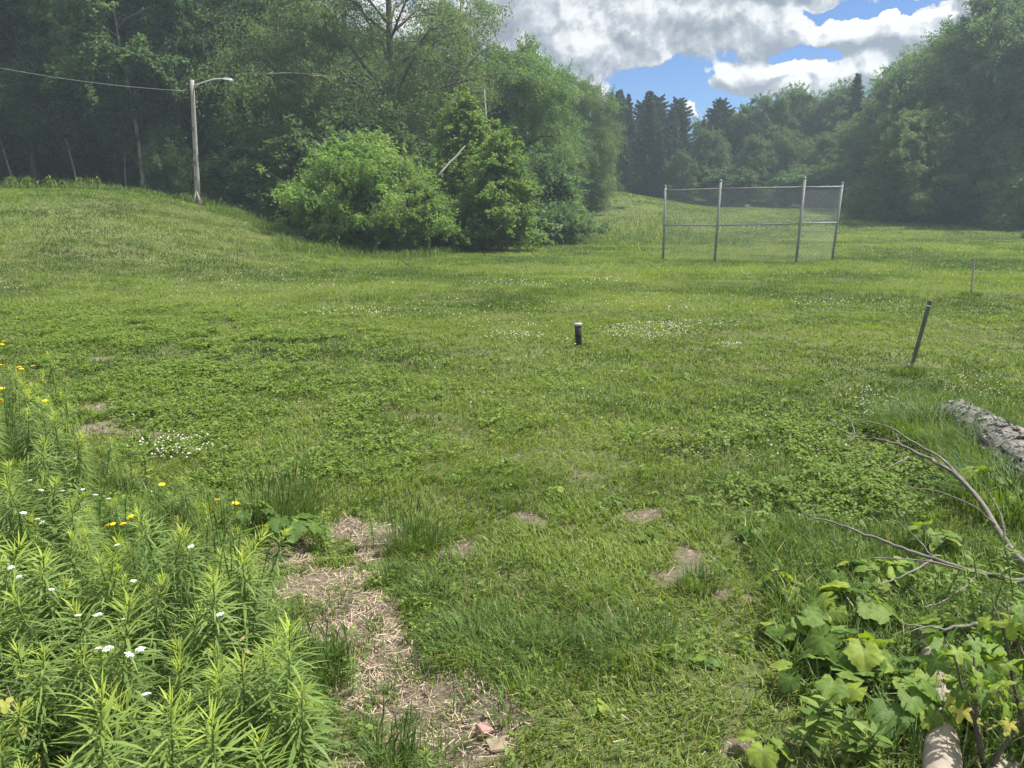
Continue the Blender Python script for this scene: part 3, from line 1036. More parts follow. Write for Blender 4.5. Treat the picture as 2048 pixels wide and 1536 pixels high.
# ------------------------------------------------------------------ lamp pole and its line
def lamp_pole():
    Y = 34.0
    b = px(397, 417, Y)
    b[2] = min(b[2], h1(b[0], Y))
    b[2] = h1(b[0], Y)
    tp = px(384, 160, Y)
    root = empty('street_lamp', tuple(b))
    tag(root, 'weathered wooden lamp pole with a curved metal arm on the mound edge', 'street lamp')
    T = tp - b
    A = Acc()
    n = 8
    f = np.linspace(-0.02, 1, n)
    A.tube([T * s for s in f], np.linspace(0.118, 0.082, n), 12)
    obj('pole', A.mesh('pole', True), M['polewood'], root)
    arm = Acc()
    pts = [px(u, v, Y) - b for (u, v) in ((386, 171), (398, 168), (412, 163), (428, 158.5), (443, 157.5), (452, 158.5))]
    arm.tube(pts, 0.030, 8)
    arm.tube([px(386, 179, Y) - b, px(392, 173, Y) - b, px(400, 167.5, Y) - b], 0.022, 6)
    ao = obj('arm', arm.mesh('arm', True), M['lampmetal'], root)
    lh = Acc()
    q0, q1 = px(446, 157.5, Y) - b, px(466, 160.5, Y) - b
    d = q1 - q0
    L = np.linalg.norm(d)
    d = d / L
    s_ = np.array([0, 1.0, 0])
    up = np.cross(d, s_)
    if up[2] < 0:
        up = -up
    V = []
    for t_, wy, hz in ((0, 0.06, 0.035), (0.25, 0.12, 0.055), (0.8, 0.16, 0.06), (1.0, 0.12, 0.04)):
        c = q0 + d * L * t_
        V += [c - s_ * wy - up * hz * 0.6, c + s_ * wy - up * hz * 0.6, c + s_ * wy * 0.7 + up * hz, c - s_ * wy * 0.7 + up * hz]
    Q = [[0, 1, 2, 3], [12, 15, 14, 13]]
    for i in range(3):
        for j in range(4):
            Q.append([i * 4 + j, (i + 1) * 4 + j, (i + 1) * 4 + (j + 1) % 4, i * 4 + (j + 1) % 4])
    lh.add(np.array(V), Q)
    obj('lamp_head', lh.mesh('lamp_head'), M['lampmetal'], ao)
    for (u, v) in ((387, 412), (402, 415), (406, 411)):
        br = Acc()
        foot = px(u, v, Y - 0.4)
        foot[2] = h1(foot[0], foot[1]) - 0.05
        br.tube([foot - b, T * 0.12 + np.array([0, -0.12, 0])], [0.026, 0.022], 6)
        obj('brace', br.mesh('brace', True), M['polewood'], root)
    for v in (182, 196):
        ins = Acc()
        c = px(382, v, Y) - b
        ins.tube([c + np.array([-0.02, 0, 0]), c + np.array([-0.26, 0, 0.0])], [0.03, 0.05], 8)
        obj('insulator', ins.mesh('insulator', True), M['insul'], root)
    # step bolts / cleats down the pole
    for v in (260, 306, 330, 362):
        bo = Acc()
        k = (417 - v) / (417 - 160)
        c = T * k
        bo.box(c + np.array([0.0, -0.15, 0]), (0.05, 0.05, 0.16))
        obj('cleat', bo.mesh('cleat'), M['insul'], root)
    # the line coming in from the left
    ln = Acc()
    p0 = px(378, 182, Y)
    p1 = px(-260, 78, 28.0)
    P = curve_pts(p0, p1, (0, 0, -0.30), 24)
    ln.tube(P - p0, 0.007, 5)
    o = obj('power_line', ln.mesh('power_line', True), M['wire'], None, tuple(p0))
    tag(o, 'thin overhead line running from the lamp pole out of the photo on the left', 'cable')


lamp_pole()


# ------------------------------------------------------------------ small posts and stakes
def pipe_post():
    b = gp(1158, 694)
    Y = b[1]
    tp = px(1155.5, 647, Y)
    root = empty('pipe_post', tuple(b))
    tag(root, 'short black pipe with a pale grey cap standing in the lawn', 'pipe')
    T = tp - b
    A = Acc()
    r = 0.043
    A.tube([T * s for s in (-0.15, 0.0, 0.5, 0.97)], r, 20)
    obj('pipe', A.mesh('pipe', True), M['pipe'], root)
    C = Acc()
    d = unit(T)
    C.tube([T - d * 0.032, T - d * 0.030, T - d * 0.004, T + d * 0.004, T + d * 0.0055], [r * 1.05, r * 1.24, r * 1.26, r * 1.12, 0.004], 20)
    obj('cap', C.mesh('cap', True), M['cap'], root)


def stake():
    b = gp(1822, 738)
    tp = px(1860, 602, b[1] + 0.05)
    root = empty('wooden_stake', tuple(b))
    tag(root, 'dark wooden stake with a pale band, leaning to the right in the grass', 'stake')
    T = tp - b
    d = unit(T)
    s_ = unit(np.cross(d, [0, 1.0, 0]))
    f_ = np.cross(s_, d)
    R = np.stack([s_, f_, d], 1)
    A = Acc()
    L = np.linalg.norm(T)
    A.box(T * 0.5 - d * 0.06, (0.030, 0.028, L + 0.12), R)
    obj('shaft', A.mesh('shaft'), M['stake'], root)
    B = Acc()
    B.box(T - d * 0.052, (0.035, 0.033, 0.012), R)
    obj('band', B.mesh('band'), M['tape'], root)
    b2 = gp(1813, 742)
    S = Acc()
    S.tube([(0, 0, -0.03), (0.004, 0, 0.02), (0.01, 0, 0.055), (0.004, 0, 0.075)], [0.03, 0.028, 0.022, 0.008], 7)
    S.tube([(0.03, 0.02, -0.03), (0.034, 0.02, 0.03), (0.03, 0.02, 0.045)], [0.022, 0.018, 0.005], 6)
    me = S.mesh('wood_stub')
    o = obj('wood_stub', me, M['stake'], None, tuple(b2))
    tag(o, 'short broken grey wooden stub at the foot of the leaning stake', 'stub')
    b = gp(1942, 590)
    tp = px(1949, 516, b[1])
    A = Acc()
    A.tube([(0, 0, -0.1), (tp - b) * 0.5, tp - b], [0.020, 0.018, 0.016], 6)
    o = obj('thin_stake', A.mesh('thin_stake'), M['deadwood'], None, tuple(b))
    tag(o, 'thin pale stake standing alone in the field right of the backstop', 'stake')


pipe_post()
stake()


# ------------------------------------------------------------------ dead wood
def polytube(pts3, r0, r1, sides=6, sub=4, rng=None, wob=0.0):
    """smooth tube through points"""
    pts3 = np.asarray(pts3, dtype=float)
    n = len(pts3)
    tt = np.linspace(0, n - 1, (n - 1) * sub + 1)
    out = []
    for t in tt:
        i = min(int(t), n - 2)
        f = t - i
        p0, p1, p2, p3 = pts3[max(i - 1, 0)], pts3[i], pts3[i + 1], pts3[min(i + 2, n - 1)]
        out.append(0.5 * ((2 * p1) + (-p0 + p2) * f + (2 * p0 - 5 * p1 + 4 * p2 - p3) * f * f + (-p0 + 3 * p1 - 3 * p2 + p3) * f ** 3))
    out = np.array(out)
    if rng is not None and wob:
        out[1:-1] += rng.normal(0, wob, (len(out) - 2, 3))
    return tube(out, np.linspace(r0, r1, len(out)), sides)


def dead_branches():
    rng = np.random.default_rng(77)

    def branch(name, label, main, subs, r0):
        """points given as (u, v, Y)"""
        O = px(*main[0])
        A = Acc()
        A.add(*polytube([px(*p) - O for p in main], r0, r0 * 0.25, 7, 5, rng, 0.003))
        root = obj(name, A.mesh(name, True), M['twig'], None, tuple(O))
        tag(root, label, 'branch')
        for s, rr in subs:
            B = Acc()
            B.add(*polytube([px(*p) - O for p in s], rr * 0.75, rr * 0.22, 5, 4, rng, 0.002))
            obj('twig', B.mesh('twig', True), M['twig'], root)
    branch('dead_branch', 'dead grey branch whose forked tip reaches over the lawn beside the tall grass',
           [(2110, 1190, 3.1), (2035, 1110, 3.25), (1975, 1025, 3.5), (1930, 965, 3.7), (1880, 930, 3.85), (1830, 905, 4.0), (1790, 886, 4.1), (1740, 878, 4.25), (1705, 872, 4.35)],
           [([(1708, 873, 4.35), (1706, 850, 4.4), (1690, 832, 4.45), (1655, 817, 4.5)], 0.008),
            ([(1708, 873, 4.35), (1690, 864, 4.35), (1650, 842, 4.35)], 0.007),
            ([(1712, 873, 4.35), (1700, 878, 4.3), (1683, 885, 4.25)], 0.006),
            ([(1935, 970, 3.7), (1880, 915, 3.95), (1820, 880, 4.15), (1780, 855, 4.3), (1735, 843, 4.4)], 0.011),
            ([(1800, 892, 4.1), (1796, 875, 4.15), (1782, 858, 4.3)], 0.006),
            ([(1818, 914, 4.0), (1790, 928, 3.95), (1750, 945, 3.9)], 0.007),
            ([(1960, 1005, 3.55), (1920, 955, 3.7), (1870, 922, 3.85)], 0.008),
            ([(1880, 930, 3.85), (1850, 912, 3.95), (1770, 870, 4.2)], 0.006),
            ([(2010, 1085, 3.3), (2003, 1030, 3.4), (1980, 990, 3.5), (1960, 965, 3.55)], 0.008),
            ([(1990, 1050, 3.4), (1945, 1010, 3.4), (1880, 985, 3.4), (1800, 972, 3.4)], 0.006)], 0.0155)
    branch('dead_branch', 'dead grey branch lying almost level across the broad leaves at the right border',
           [(2110, 1166, 2.75), (2030, 1160, 2.8), (1960, 1145, 2.85), (1870, 1120, 2.95), (1790, 1090, 3.05), (1740, 1072, 3.1), (1680, 1050, 3.15), (1605, 1026, 3.2)],
           [([(1865, 1121, 2.95), (1830, 1140, 2.9), (1790, 1158, 2.85), (1757, 1168, 2.8)], 0.009),
            ([(2000, 1150, 2.8), (1930, 1140, 2.85), (1850, 1122, 2.85), (1730, 1115, 2.9)], 0.008),
            ([(1955, 1150, 2.85), (1920, 1180, 2.75), (1880, 1205, 2.65), (1845, 1215, 2.6)], 0.007),
            ([(1870, 1120, 2.95), (1840, 1085, 3.05), (1815, 1055, 3.1), (1805, 1022, 3.15)], 0.006)], 0.0125)
    branch('dead_twig', 'short pale dead twig lying level under the lower branch, near the bare log',
           [(1955, 1247, 2.35), (1900, 1257, 2.35), (1850, 1254, 2.35), (1800, 1248, 2.35)], [([(1850, 1254, 2.35), (1822, 1262, 2.3), (1806, 1270, 2.3)], 0.003)], 0.007)

    # fallen bark-covered log, built along its own x axis
    a, b = gp(1912, 836), gp(2090, 985)
    dz = 0.05
    d = b - a
    L0 = math.hypot(d[0], d[1])
    root = empty('fallen_log', (a[0], a[1], a[2] + 0.035), math.atan2(d[1], d[0]))
    tag(root, 'fallen log with flaking grey bark lying in tall grass at the right border', 'log')
    n, sides = 90, 48
    ang = np.arange(sides) * 2 * PI / sides
    V = []

    def rad(t):
        return 0.135 + 0.075 * t
    for i, t in enumerate(np.linspace(-0.03, 1.5, n)):
        xx = t * L0
        ridg = np.abs(vnoise(ang / (2 * PI) * 22 + 0.8 * vnoise(ang * 2, np.full(sides, xx * 3), 6), np.full(sides, xx * 4.0), 4) - 0.5) * 2
        ridg[-2:] = ridg[:2][::-1]
        lump = vnoise(ang * 0.95, np.full(sides, xx * 5), 8) - 0.5
        lump[-4:] = lump[-5]
        rr = rad(t) * (0.92 + 0.20 * ridg + 0.16 * lump)
        if i in (0, n - 1):
            rr = rr * 0.6
        V.append(np.stack([np.full(sides, xx) + (0.03 * np.sin(ang * 5) if i == 0 else 0), np.cos(ang) * rr, np.sin(ang) * rr * 0.66 + dz * t], 1))
    V = np.concatenate(V)
    k = np.arange(sides)
    Q = np.concatenate([np.stack([i * sides + k, i * sides + (k + 1) % sides, (i + 1) * sides + (k + 1) % sides, (i + 1) * sides + k], 1) for i in range(n - 1)])
    caps = [np.arange(sides)[::-1][None], ((n - 1) * sides + np.arange(sides))[None]]
    obj('trunk', mesh('log', V, [Q, np.concatenate(caps)], None, False), M['logbark'], root)
    fl = Acc()
    for i in range(520):
        t = rng.uniform(-0.02, 1.4)
        an = rng.uniform(0.05, PI - 0.05)
        c = np.array([t * L0, math.cos(an) * rad(t) * 1.03, math.sin(an) * rad(t) * 0.69 + dz * t])
        nrm = unit(np.array([rng.normal(0, 0.12), math.cos(an) + rng.normal(0, 0.12), math.sin(an) + rng.normal(0, 0.12)]))
        al = unit(np.array([1.0, rng.normal(0, 0.16), rng.normal(0, 0.12)]))
        al = unit(al - nrm * np.dot(al, nrm))
        cr = np.cross(nrm, al)
        # a bark plate: ragged, bent, thin
        m = 5
        l, w = rng.uniform(0.03, 0.13), rng.uniform(0.010, 0.030)
        top, bot = [], []
        for j in range(m):
            q = j / (m - 1) - 0.5
            p = c + al * l * q + nrm * (0.012 * (abs(q) * 2) ** 2 * rng.uniform(0, 1.6) + rng.normal(0, 0.0015))
            ww = w * (1 - 0.5 * abs(q)) * rng.uniform(0.6, 1.2)
            top += [p - cr * ww + nrm * 0.004, p + cr * ww * rng.uniform(0.7, 1.2) + nrm * 0.004]
            bot += [p - cr * ww * 1.02 - nrm * 0.004, p + cr * ww * 1.02 - nrm * 0.004]
        Vv = np.array(top + bot)
        o_ = 2 * m
        Qq = []
        for j in range(m - 1):
            i0 = 2 * j
            Qq += [[i0, i0 + 2, i0 + 3, i0 + 1], [o_ + i0, o_ + i0 + 1, o_ + i0 + 3, o_ + i0 + 2], [i0, o_ + i0, o_ + i0 + 2, i0 + 2], [i0 + 1, i0 + 3, o_ + i0 + 3, o_ + i0 + 1]]
        Qq += [[0, 1, o_ + 1, o_], [o_ - 2, 2 * o_ - 2, 2 * o_ - 1, o_ - 1]]
        fl.add(Vv, Qq)
    obj('bark', fl.mesh('bark'), M['logbark'], root)

    # bare pale log at the lower right
    a, b = gp(1850, 1285), gp(1895, 1640)
    a[2] += 0.015
    b[2] += 0.02
    d = b - a
    A = Acc()
    n = 16
    P = np.array([a + d * t + np.array([0.02 * math.sin(t * 4), 0, 0.01 * math.sin(t * 9)]) for t in np.linspace(0, 1, n)]) - a
    A.tube(P, 0.044 + 0.012 * np.linspace(0, 1, n) + rng.normal(0, 0.0012, n), 20)
    o = obj('bare_log', A.mesh('bare_log', True), M['palelog'], None, tuple(a))
    tag(o, 'smooth pale barkless log half hidden by weeds at the lower right', 'log')
    a, b = gp(2010, 1520), gp(1960, 1640)
    A = Acc()
    A.tube([(0, 0, -0.01), tuple((b - a) * 0.5 + np.array([0, 0, .0])), tuple(b - a + np.array([0, 0, -0.01]))], [0.035, 0.038, 0.035], 16)
    o = obj('bare_log', A.mesh('bare_log', True), M['palelog'], None, tuple(a))
    tag(o, 'smooth pale barkless log under the yellow leaved sapling in the corner', 'log')

    # dead things by the wood's edge
    def pole_lean(name, label, p, q, r):
        A = Acc()
        A.tube(curve_pts((0, 0, 0), q - p, (0.03, 0, 0.05), 6, 0.015, rng), np.linspace(r, r * 0.6, 6), 7)
        o = obj(name, A.mesh(name, True), M['twig'], None, tuple(p))
        tag(o, label, 'dead trunk')
    pole_lean('leaning_pole', 'thin dead trunk leaning right, out of the grass beside the grey dead shrub', gp(962, 494), px(1002, 452, 29.6), 0.055)
    pole_lean('leaning_pole', 'thin dead trunk leaning right at the right side of the grey dead shrub', gp(1045, 494), px(1090, 470, 30.4), 0.04)
    pole_lean('slanting_deadwood', 'bare dead trunk slanting up between the broad bush and the pointed young tree', px(876, 352, 30.6), px(930, 292, 33.6), 0.05)
    snag = px(976, 330, 38)
    A = Acc()
    A.tube([px(976, 420, 38) - snag, px(974, 300, 38) - snag, px(972, 240, 38) - snag, px(969, 178, 38) - snag], [0.09, 0.075, 0.06, 0.02], 7)
    o = obj('dead_snag', A.mesh('dead_snag', True), M['deadwood'], None, tuple(snag))
    tag(o, 'bare upright dead trunk with thin side branches behind the young trees', 'dead tree')
    for (u0, v0, u1, v1) in ((973, 262, 955, 238), (973, 236, 990, 225), (972, 225, 958, 206), (974, 275, 992, 262), (973, 250, 985, 262), (971, 210, 960, 196)):
        B = Acc()
        B.tube([px(u0, v0, 38) - snag, px((u0 + u1) / 2, (v0 + v1) / 2 - 2, 37.9) - snag, px(u1, v1, 37.8) - snag], [0.025, 0.018, 0.008], 5)
        obj('limb', B.mesh('limb', True), M['deadwood'], o)
    c = gp(1028, 490)
    c2 = np.array([c[0], c[1] + 1.0, h1(c[0], c[1] + 1)])
    A = Acc()
    for i in range(34):
        az = rng.uniform(0, 6.28)
        el = rng.uniform(0.1, 1.1)
        L = rng.uniform(0.5, 1.35)
        p0 = rng.normal(0, 0.12, 3) * np.array([2.2, 1, 0.3]) + [0, 0, 0.05]
        p1 = p0 + L * np.array([math.cos(az) * math.cos(el), math.sin(az) * math.cos(el) * 0.6, math.sin(el) * 0.75])
        A.tube(curve_pts(p0, p1, rng.normal(0, 0.06, 3), 5, 0.02, rng), np.linspace(0.022, 0.007, 5), 5)
        for j in range(2):
            q = p0 * 0.4 + p1 * 0.6
            A.tube([q, q + rng.normal(0, 0.22, 3)], [0.009, 0.004], 4)
    o = obj('dead_shrub', A.mesh('dead_shrub', True), M['deadwood'], None, tuple(c2))
    tag(o, 'tangled leafless grey dead shrub at the foot of the young trees', 'dead shrub')
    # snapped dry stalk in the field
    b = gp(826, 537)
    A = Acc()
    Yb = b[1]
    A.tube([(0, 0, 0), px(812, 526, Yb + .1) - b, px(798, 514, Yb + .2) - b], [0.022, 0.02, 0.016], 6)
    A.tube([px(798, 514, Yb + .2) - b, px(795, 530, Yb + .2) - b], [0.014, 0.012], 5)
    A.tube([px(799, 513, Yb + .2) - b, px(798, 504, Yb + .2) - b, px(793, 502, Yb + .2) - b, px(801, 496, Yb + .2) - b], [0.008, 0.008, 0.008, 0.006], 5)
    o = obj('dry_stalk', A.mesh('dry_stalk', True), M['straw'], None, tuple(b))
    tag(o, 'snapped pale dry stalk propped at the edge of the mown field', 'dry stalk')


dead_branches()


# ------------------------------------------------------------------ bricks and stones on the path
def stones():
    def block(name, label, u, v, size, eul, mat, jit, lift, cat):
        rng = np.random.default_rng(int(u))
        c = gp(u, v)
        import bmesh
        bm = bmesh.new()
        bmesh.ops.create_cube(bm, size=1.0)
        bmesh.ops.scale(bm, vec=size, verts=bm.verts)
        bmesh.ops.bevel(bm, geom=bm.edges[:], offset=min(size) * 0.10, segments=2, affect='EDGES')
        for vv in bm.verts:
            vv.co += Vector(rng.normal(0, jit, 3))
        me = bpy.data.meshes.new(name)
        bm.to_mesh(me)
        bm.free()
        o = obj(name, me, mat, None, (c[0], c[1], c[2] + lift))
        o.rotation_euler = eul
        tag(o, label, cat)
    block('brick', 'broken reddish brick lying tilted on the straw at the bottom of the path', 968, 1468, (0.048, 0.042, 0.028), (0.35, 0.25, 0.75), M['brick'], 0.001, 0.012, 'brick')
    block('stone', 'flat dusty tan stone beside the reddish brick', 1000, 1492, (0.075, 0.05, 0.014), (0.05, 0.05, 0.3), M['tan_stone'], 0.002, 0.003, 'stone')
    block('stone', 'small rounded pale pebble above the reddish brick', 975, 1436, (0.030, 0.022, 0.018), (0.1, 0.2, 0.5), M['tan_stone'], 0.002, 0.006, 'stone')
    # upright triangular chip of stone
    c = gp(752, 1117)
    V = 0.62 * np.array([[-0.065, 0, -0.02], [0.05, 0, -0.02], [0.042, 0.01, 0.085], [-0.06, 0.05, -0.02], [0.05, 0.05, -0.02], [0.042, 0.045, 0.078]])
    me = mesh('stone_chip', V, [np.array([[0, 3, 5, 2], [1, 2, 5, 4], [0, 1, 4, 3]]), np.array([[0, 2, 1], [3, 4, 5]])])
    o = obj('stone_chip', me, M['tan_stone'], None, tuple(c))
    tag(o, 'pointed tan stone chip standing on edge where the straw meets the lawn', 'stone')


stones()


# ------------------------------------------------------------------ plants of the weed patch
def strap_leaf(A, base, dirh, L, Wd, pitch, bend, rnd, age):
    """narrow lance leaf: strip of three quads curving downwards"""
    n = 4
    s = np.linspace(0, 1, n)
    a = pitch - bend * s
    ds = L / (n - 1)
    P = [np.array(base, dtype=float)]
    for i in range(1, n):
        am = 0.5 * (a[i] + a[i - 1])
        P.append(P[-1] + ds * (dirh * math.cos(am) + np.array([0, 0, math.sin(am)])))
    P = np.array(P)
    side = np.array([-dirh[1], dirh[0], 0])
    w = Wd * np.array([0.35, 1.0, 0.75, 0.04]) * 0.5
    V = np.concatenate([P - side * w[:, None], P + side * w[:, None]])
    Q = [[i, i + 1, n + i + 1, n + i] for i in range(n - 1)]
    A.add(V, Q, rnd=rnd, age=age)


def goldenrod(seed, Ht, n, L):
    rng = np.random.default_rng(seed)
    lean = rng.normal(0, 0.06, 2) * Ht
    st = Acc()
    t = np.linspace(0, 1, 6)
    P = np.stack([lean[0] * t ** 1.5, lean[1] * t ** 1.5, Ht * t], 1)
    st.tube(P, np.linspace(0.0035, 0.0016, 6), 5, rnd=0.3)
    A = Acc()
    for i in range(n):
        f = 0.10 + 0.90 * (i / n) ** 0.75
        z = f * Ht
        b = np.array([lean[0] * f ** 1.5, lean[1] * f ** 1.5, z])
        az = i * 2.39996 + rng.normal(0, 0.2)
        topness = max(0.0, (f - 0.70) / 0.30)
        pitch = rng.normal(0.30, 0.15) + 0.75 * topness ** 2.2 - 0.35 * (1 - f)
        ll = L * (0.75 + 0.45 * math.sin(PI * min(1, f))) * rng.uniform(0.8, 1.15) * (1 - 0.45 * topness ** 2)
        strap_leaf(A, b, np.array([math.cos(az), math.sin(az), 0]), ll, ll * rng.uniform(0.055, 0.085), pitch, rng.uniform(0.4, 1.0) * (1 - 0.6 * topness), rng.uniform(0, 1), min(1, topness ** 2.2 * 0.9))
    m1, m2 = st.mesh('goldenrod_stem'), A.mesh('goldenrod_leaves', True)
    m1.materials.append(M['stem'])
    m2.materials.append(M['weed'])
    return m1, m2


GR = [goldenrod(100 + i, h, n, L) for i, (h, n, L) in enumerate([(0.46, 150, 0.10), (0.38, 125, 0.085), (0.52, 165, 0.105), (0.30, 100, 0.08), (0.42, 140, 0.11), (0.24, 80, 0.07)])]


def place_plant(name, meshes, x, y, rz, sc, label, cat, group=None, tilt=(0, 0), parts=('stem', 'leaf_whorls')):
    r = empty(name, (x, y, h1(x, y) - 0.01), rz)
    r.rotation_euler = (tilt[0], tilt[1], rz)
    r.scale = (sc, sc, sc)
    for pn, me in zip(parts, meshes):
        obj(pn, me, None, r)
    tag(r, label, cat, group)
    return r


def weed_patch():
    rng = np.random.default_rng(31)
    # standing plants that can be told apart: where their tips are seen
    def tip_plant(k, u, v, hgt, label):
        # find the base so that the tip of a plant HGT tall is seen at (u, v)
        d = ray(u, v)
        t = (hgt - CAMZ) / d[2]
        p = d * t
        place_plant('goldenrod', GR[k], p[0], p[1], rng.uniform(0, 6.28), hgt / (0.46, 0.38, 0.52, 0.30, 0.42, 0.24)[k], label, 'plant')
    tip_plant(2, 195, 1215, 0.60, 'tall goldenrod with a bright yellow green tip beside the yarrow heads on the left')
    tip_plant(0, 385, 1052, 0.50, 'goldenrod with a wide starry tip in front of the orange yellow flowers')
    tip_plant(4, 485, 1115, 0.48, 'bright tipped goldenrod at the edge of the straw, left of the large dark leaves')
    tip_plant(3, 648, 1020, 0.20, 'small goldenrod standing over the large dark leaves')
    tip_plant(3, 745, 1020, 0.20, 'small bushy goldenrod alone on the straw, left of the grass clump')
    tip_plant(2, 160, 1440, 0.62, 'large pale tipped goldenrod rising at the bottom border on the left')
    tip_plant(2, 315, 1445, 0.56, 'bright yellow green goldenrod right of the large pale tipped one')
    tip_plant(4, 420, 1440, 0.54, 'tall dense goldenrod, third from the left along the bottom border')
    tip_plant(4, 590, 1395, 0.42, 'goldenrod beside the straw path near the bottom border')
    tip_plant(0, 530, 1285, 0.42, 'goldenrod overhanging the straw path next to the dark grass stalks')
    tip_plant(5, 1240, 1480, 0.08, 'tiny goldenrod shoot in the lawn near the bottom border')
    tip_plant(5, 850, 1500, 0.14, 'small goldenrod shoot growing in the straw at the bottom border')
    tip_plant(5, 700, 1300, 0.16, 'small goldenrod shoot at the left edge of the straw path')
    # the rest of the stand
    N, pts = 0, []
    tries = 0
    while N < 262 and tries < 60000:
        tries += 1
        y = math.sqrt(rng.uniform(1.15 ** 2, 6.9 ** 2))
        x = rng.uniform(-0.80, 0.0) * y
        if rng.uniform() > (1.0 if y < 3.2 else (0.35 if x > -0.58 * y else 0.7)):
            continue
        if not weed_mask(np.array([x]), np.array([y]))[0]:
            continue
        md = 0.085 if y < 3.5 else 0.12
        if any((x - a) ** 2 + (y - b) ** 2 < md * md for a, b in pts):
            continue
        pts.append((x, y))
        k = rng.integers(0, 6)
        dense = vnoise(np.array([x * 1.3]), np.array([y * 1.3]), 44)[0]
        sc = rng.uniform(0.6, 1.15) * (0.7 + 0.5 * dense) * (1.0 if y < 3.0 else (0.62 if x > -0.62 * y + 0.1 else 1.0))
        place_plant('goldenrod', GR[k], x, y, rng.uniform(0, 6.28), sc, 'leafy goldenrod stem with a starry yellow green tip in the dense stand on the left', 'plant',
                    'goldenrod stems of the dense stand', (rng.normal(0.08, 0.2), rng.normal(0, 0.2)))
        N += 1


weed_patch()


def weed_edge():
    rng = np.random.default_rng(32)
    for i in range(34):
        y = rng.uniform(3.6, 6.6)
        x = -rng.uniform(0.60, 0.79) * y
        place_plant('goldenrod', GR[rng.integers(0, 6)], x, y, rng.uniform(0, 6.28), rng.uniform(0.85, 1.15), 'leafy goldenrod stem with a starry yellow green tip in the dense stand on the left', 'plant',
                    'goldenrod stems of the dense stand', (rng.normal(0.05, 0.18), rng.normal(0, 0.18)))


weed_edge()


def weed_mix():
    """other kinds among the goldenrod: broader leaved stems and tufts of seeding grass"""
    rng = np.random.default_rng(33)
    n = 0
    while n < 34:
        y = math.sqrt(rng.uniform(1.5 ** 2, 5.0 ** 2))
        x = rng.uniform(-0.75, -0.12) * y
        if not weed_mask(np.array([x]), np.array([y]))[0]:
            continue
        u, v = proj(x, y, h1(x, y))
        if n % 3 < 2:
            lance_plant('leafy_weed', 'dull green weed with broad pointed leaves growing among the goldenrod', float(u), float(v), rng.uniform(0.22, 0.46), int(rng.integers(12, 24)), rng.uniform(0.05, 0.09), rng.uniform(0.2, 0.34),
                        500 + n, mat='tall' if n % 2 else 'broad', n_stem=int(rng.integers(1, 4)), tilt=rng.uniform(0.3, 1.0), group='broad leaved weeds among the goldenrod')
        else:
            clump('grass_clump', 'tuft of tall seeding grass growing among the goldenrod', float(u), float(v), 70, 0.06, rng.uniform(0.25, 0.36), 0.004, 600 + n, seedheads=9, spread=0.4, group='grass tufts among the goldenrod')
        n += 1


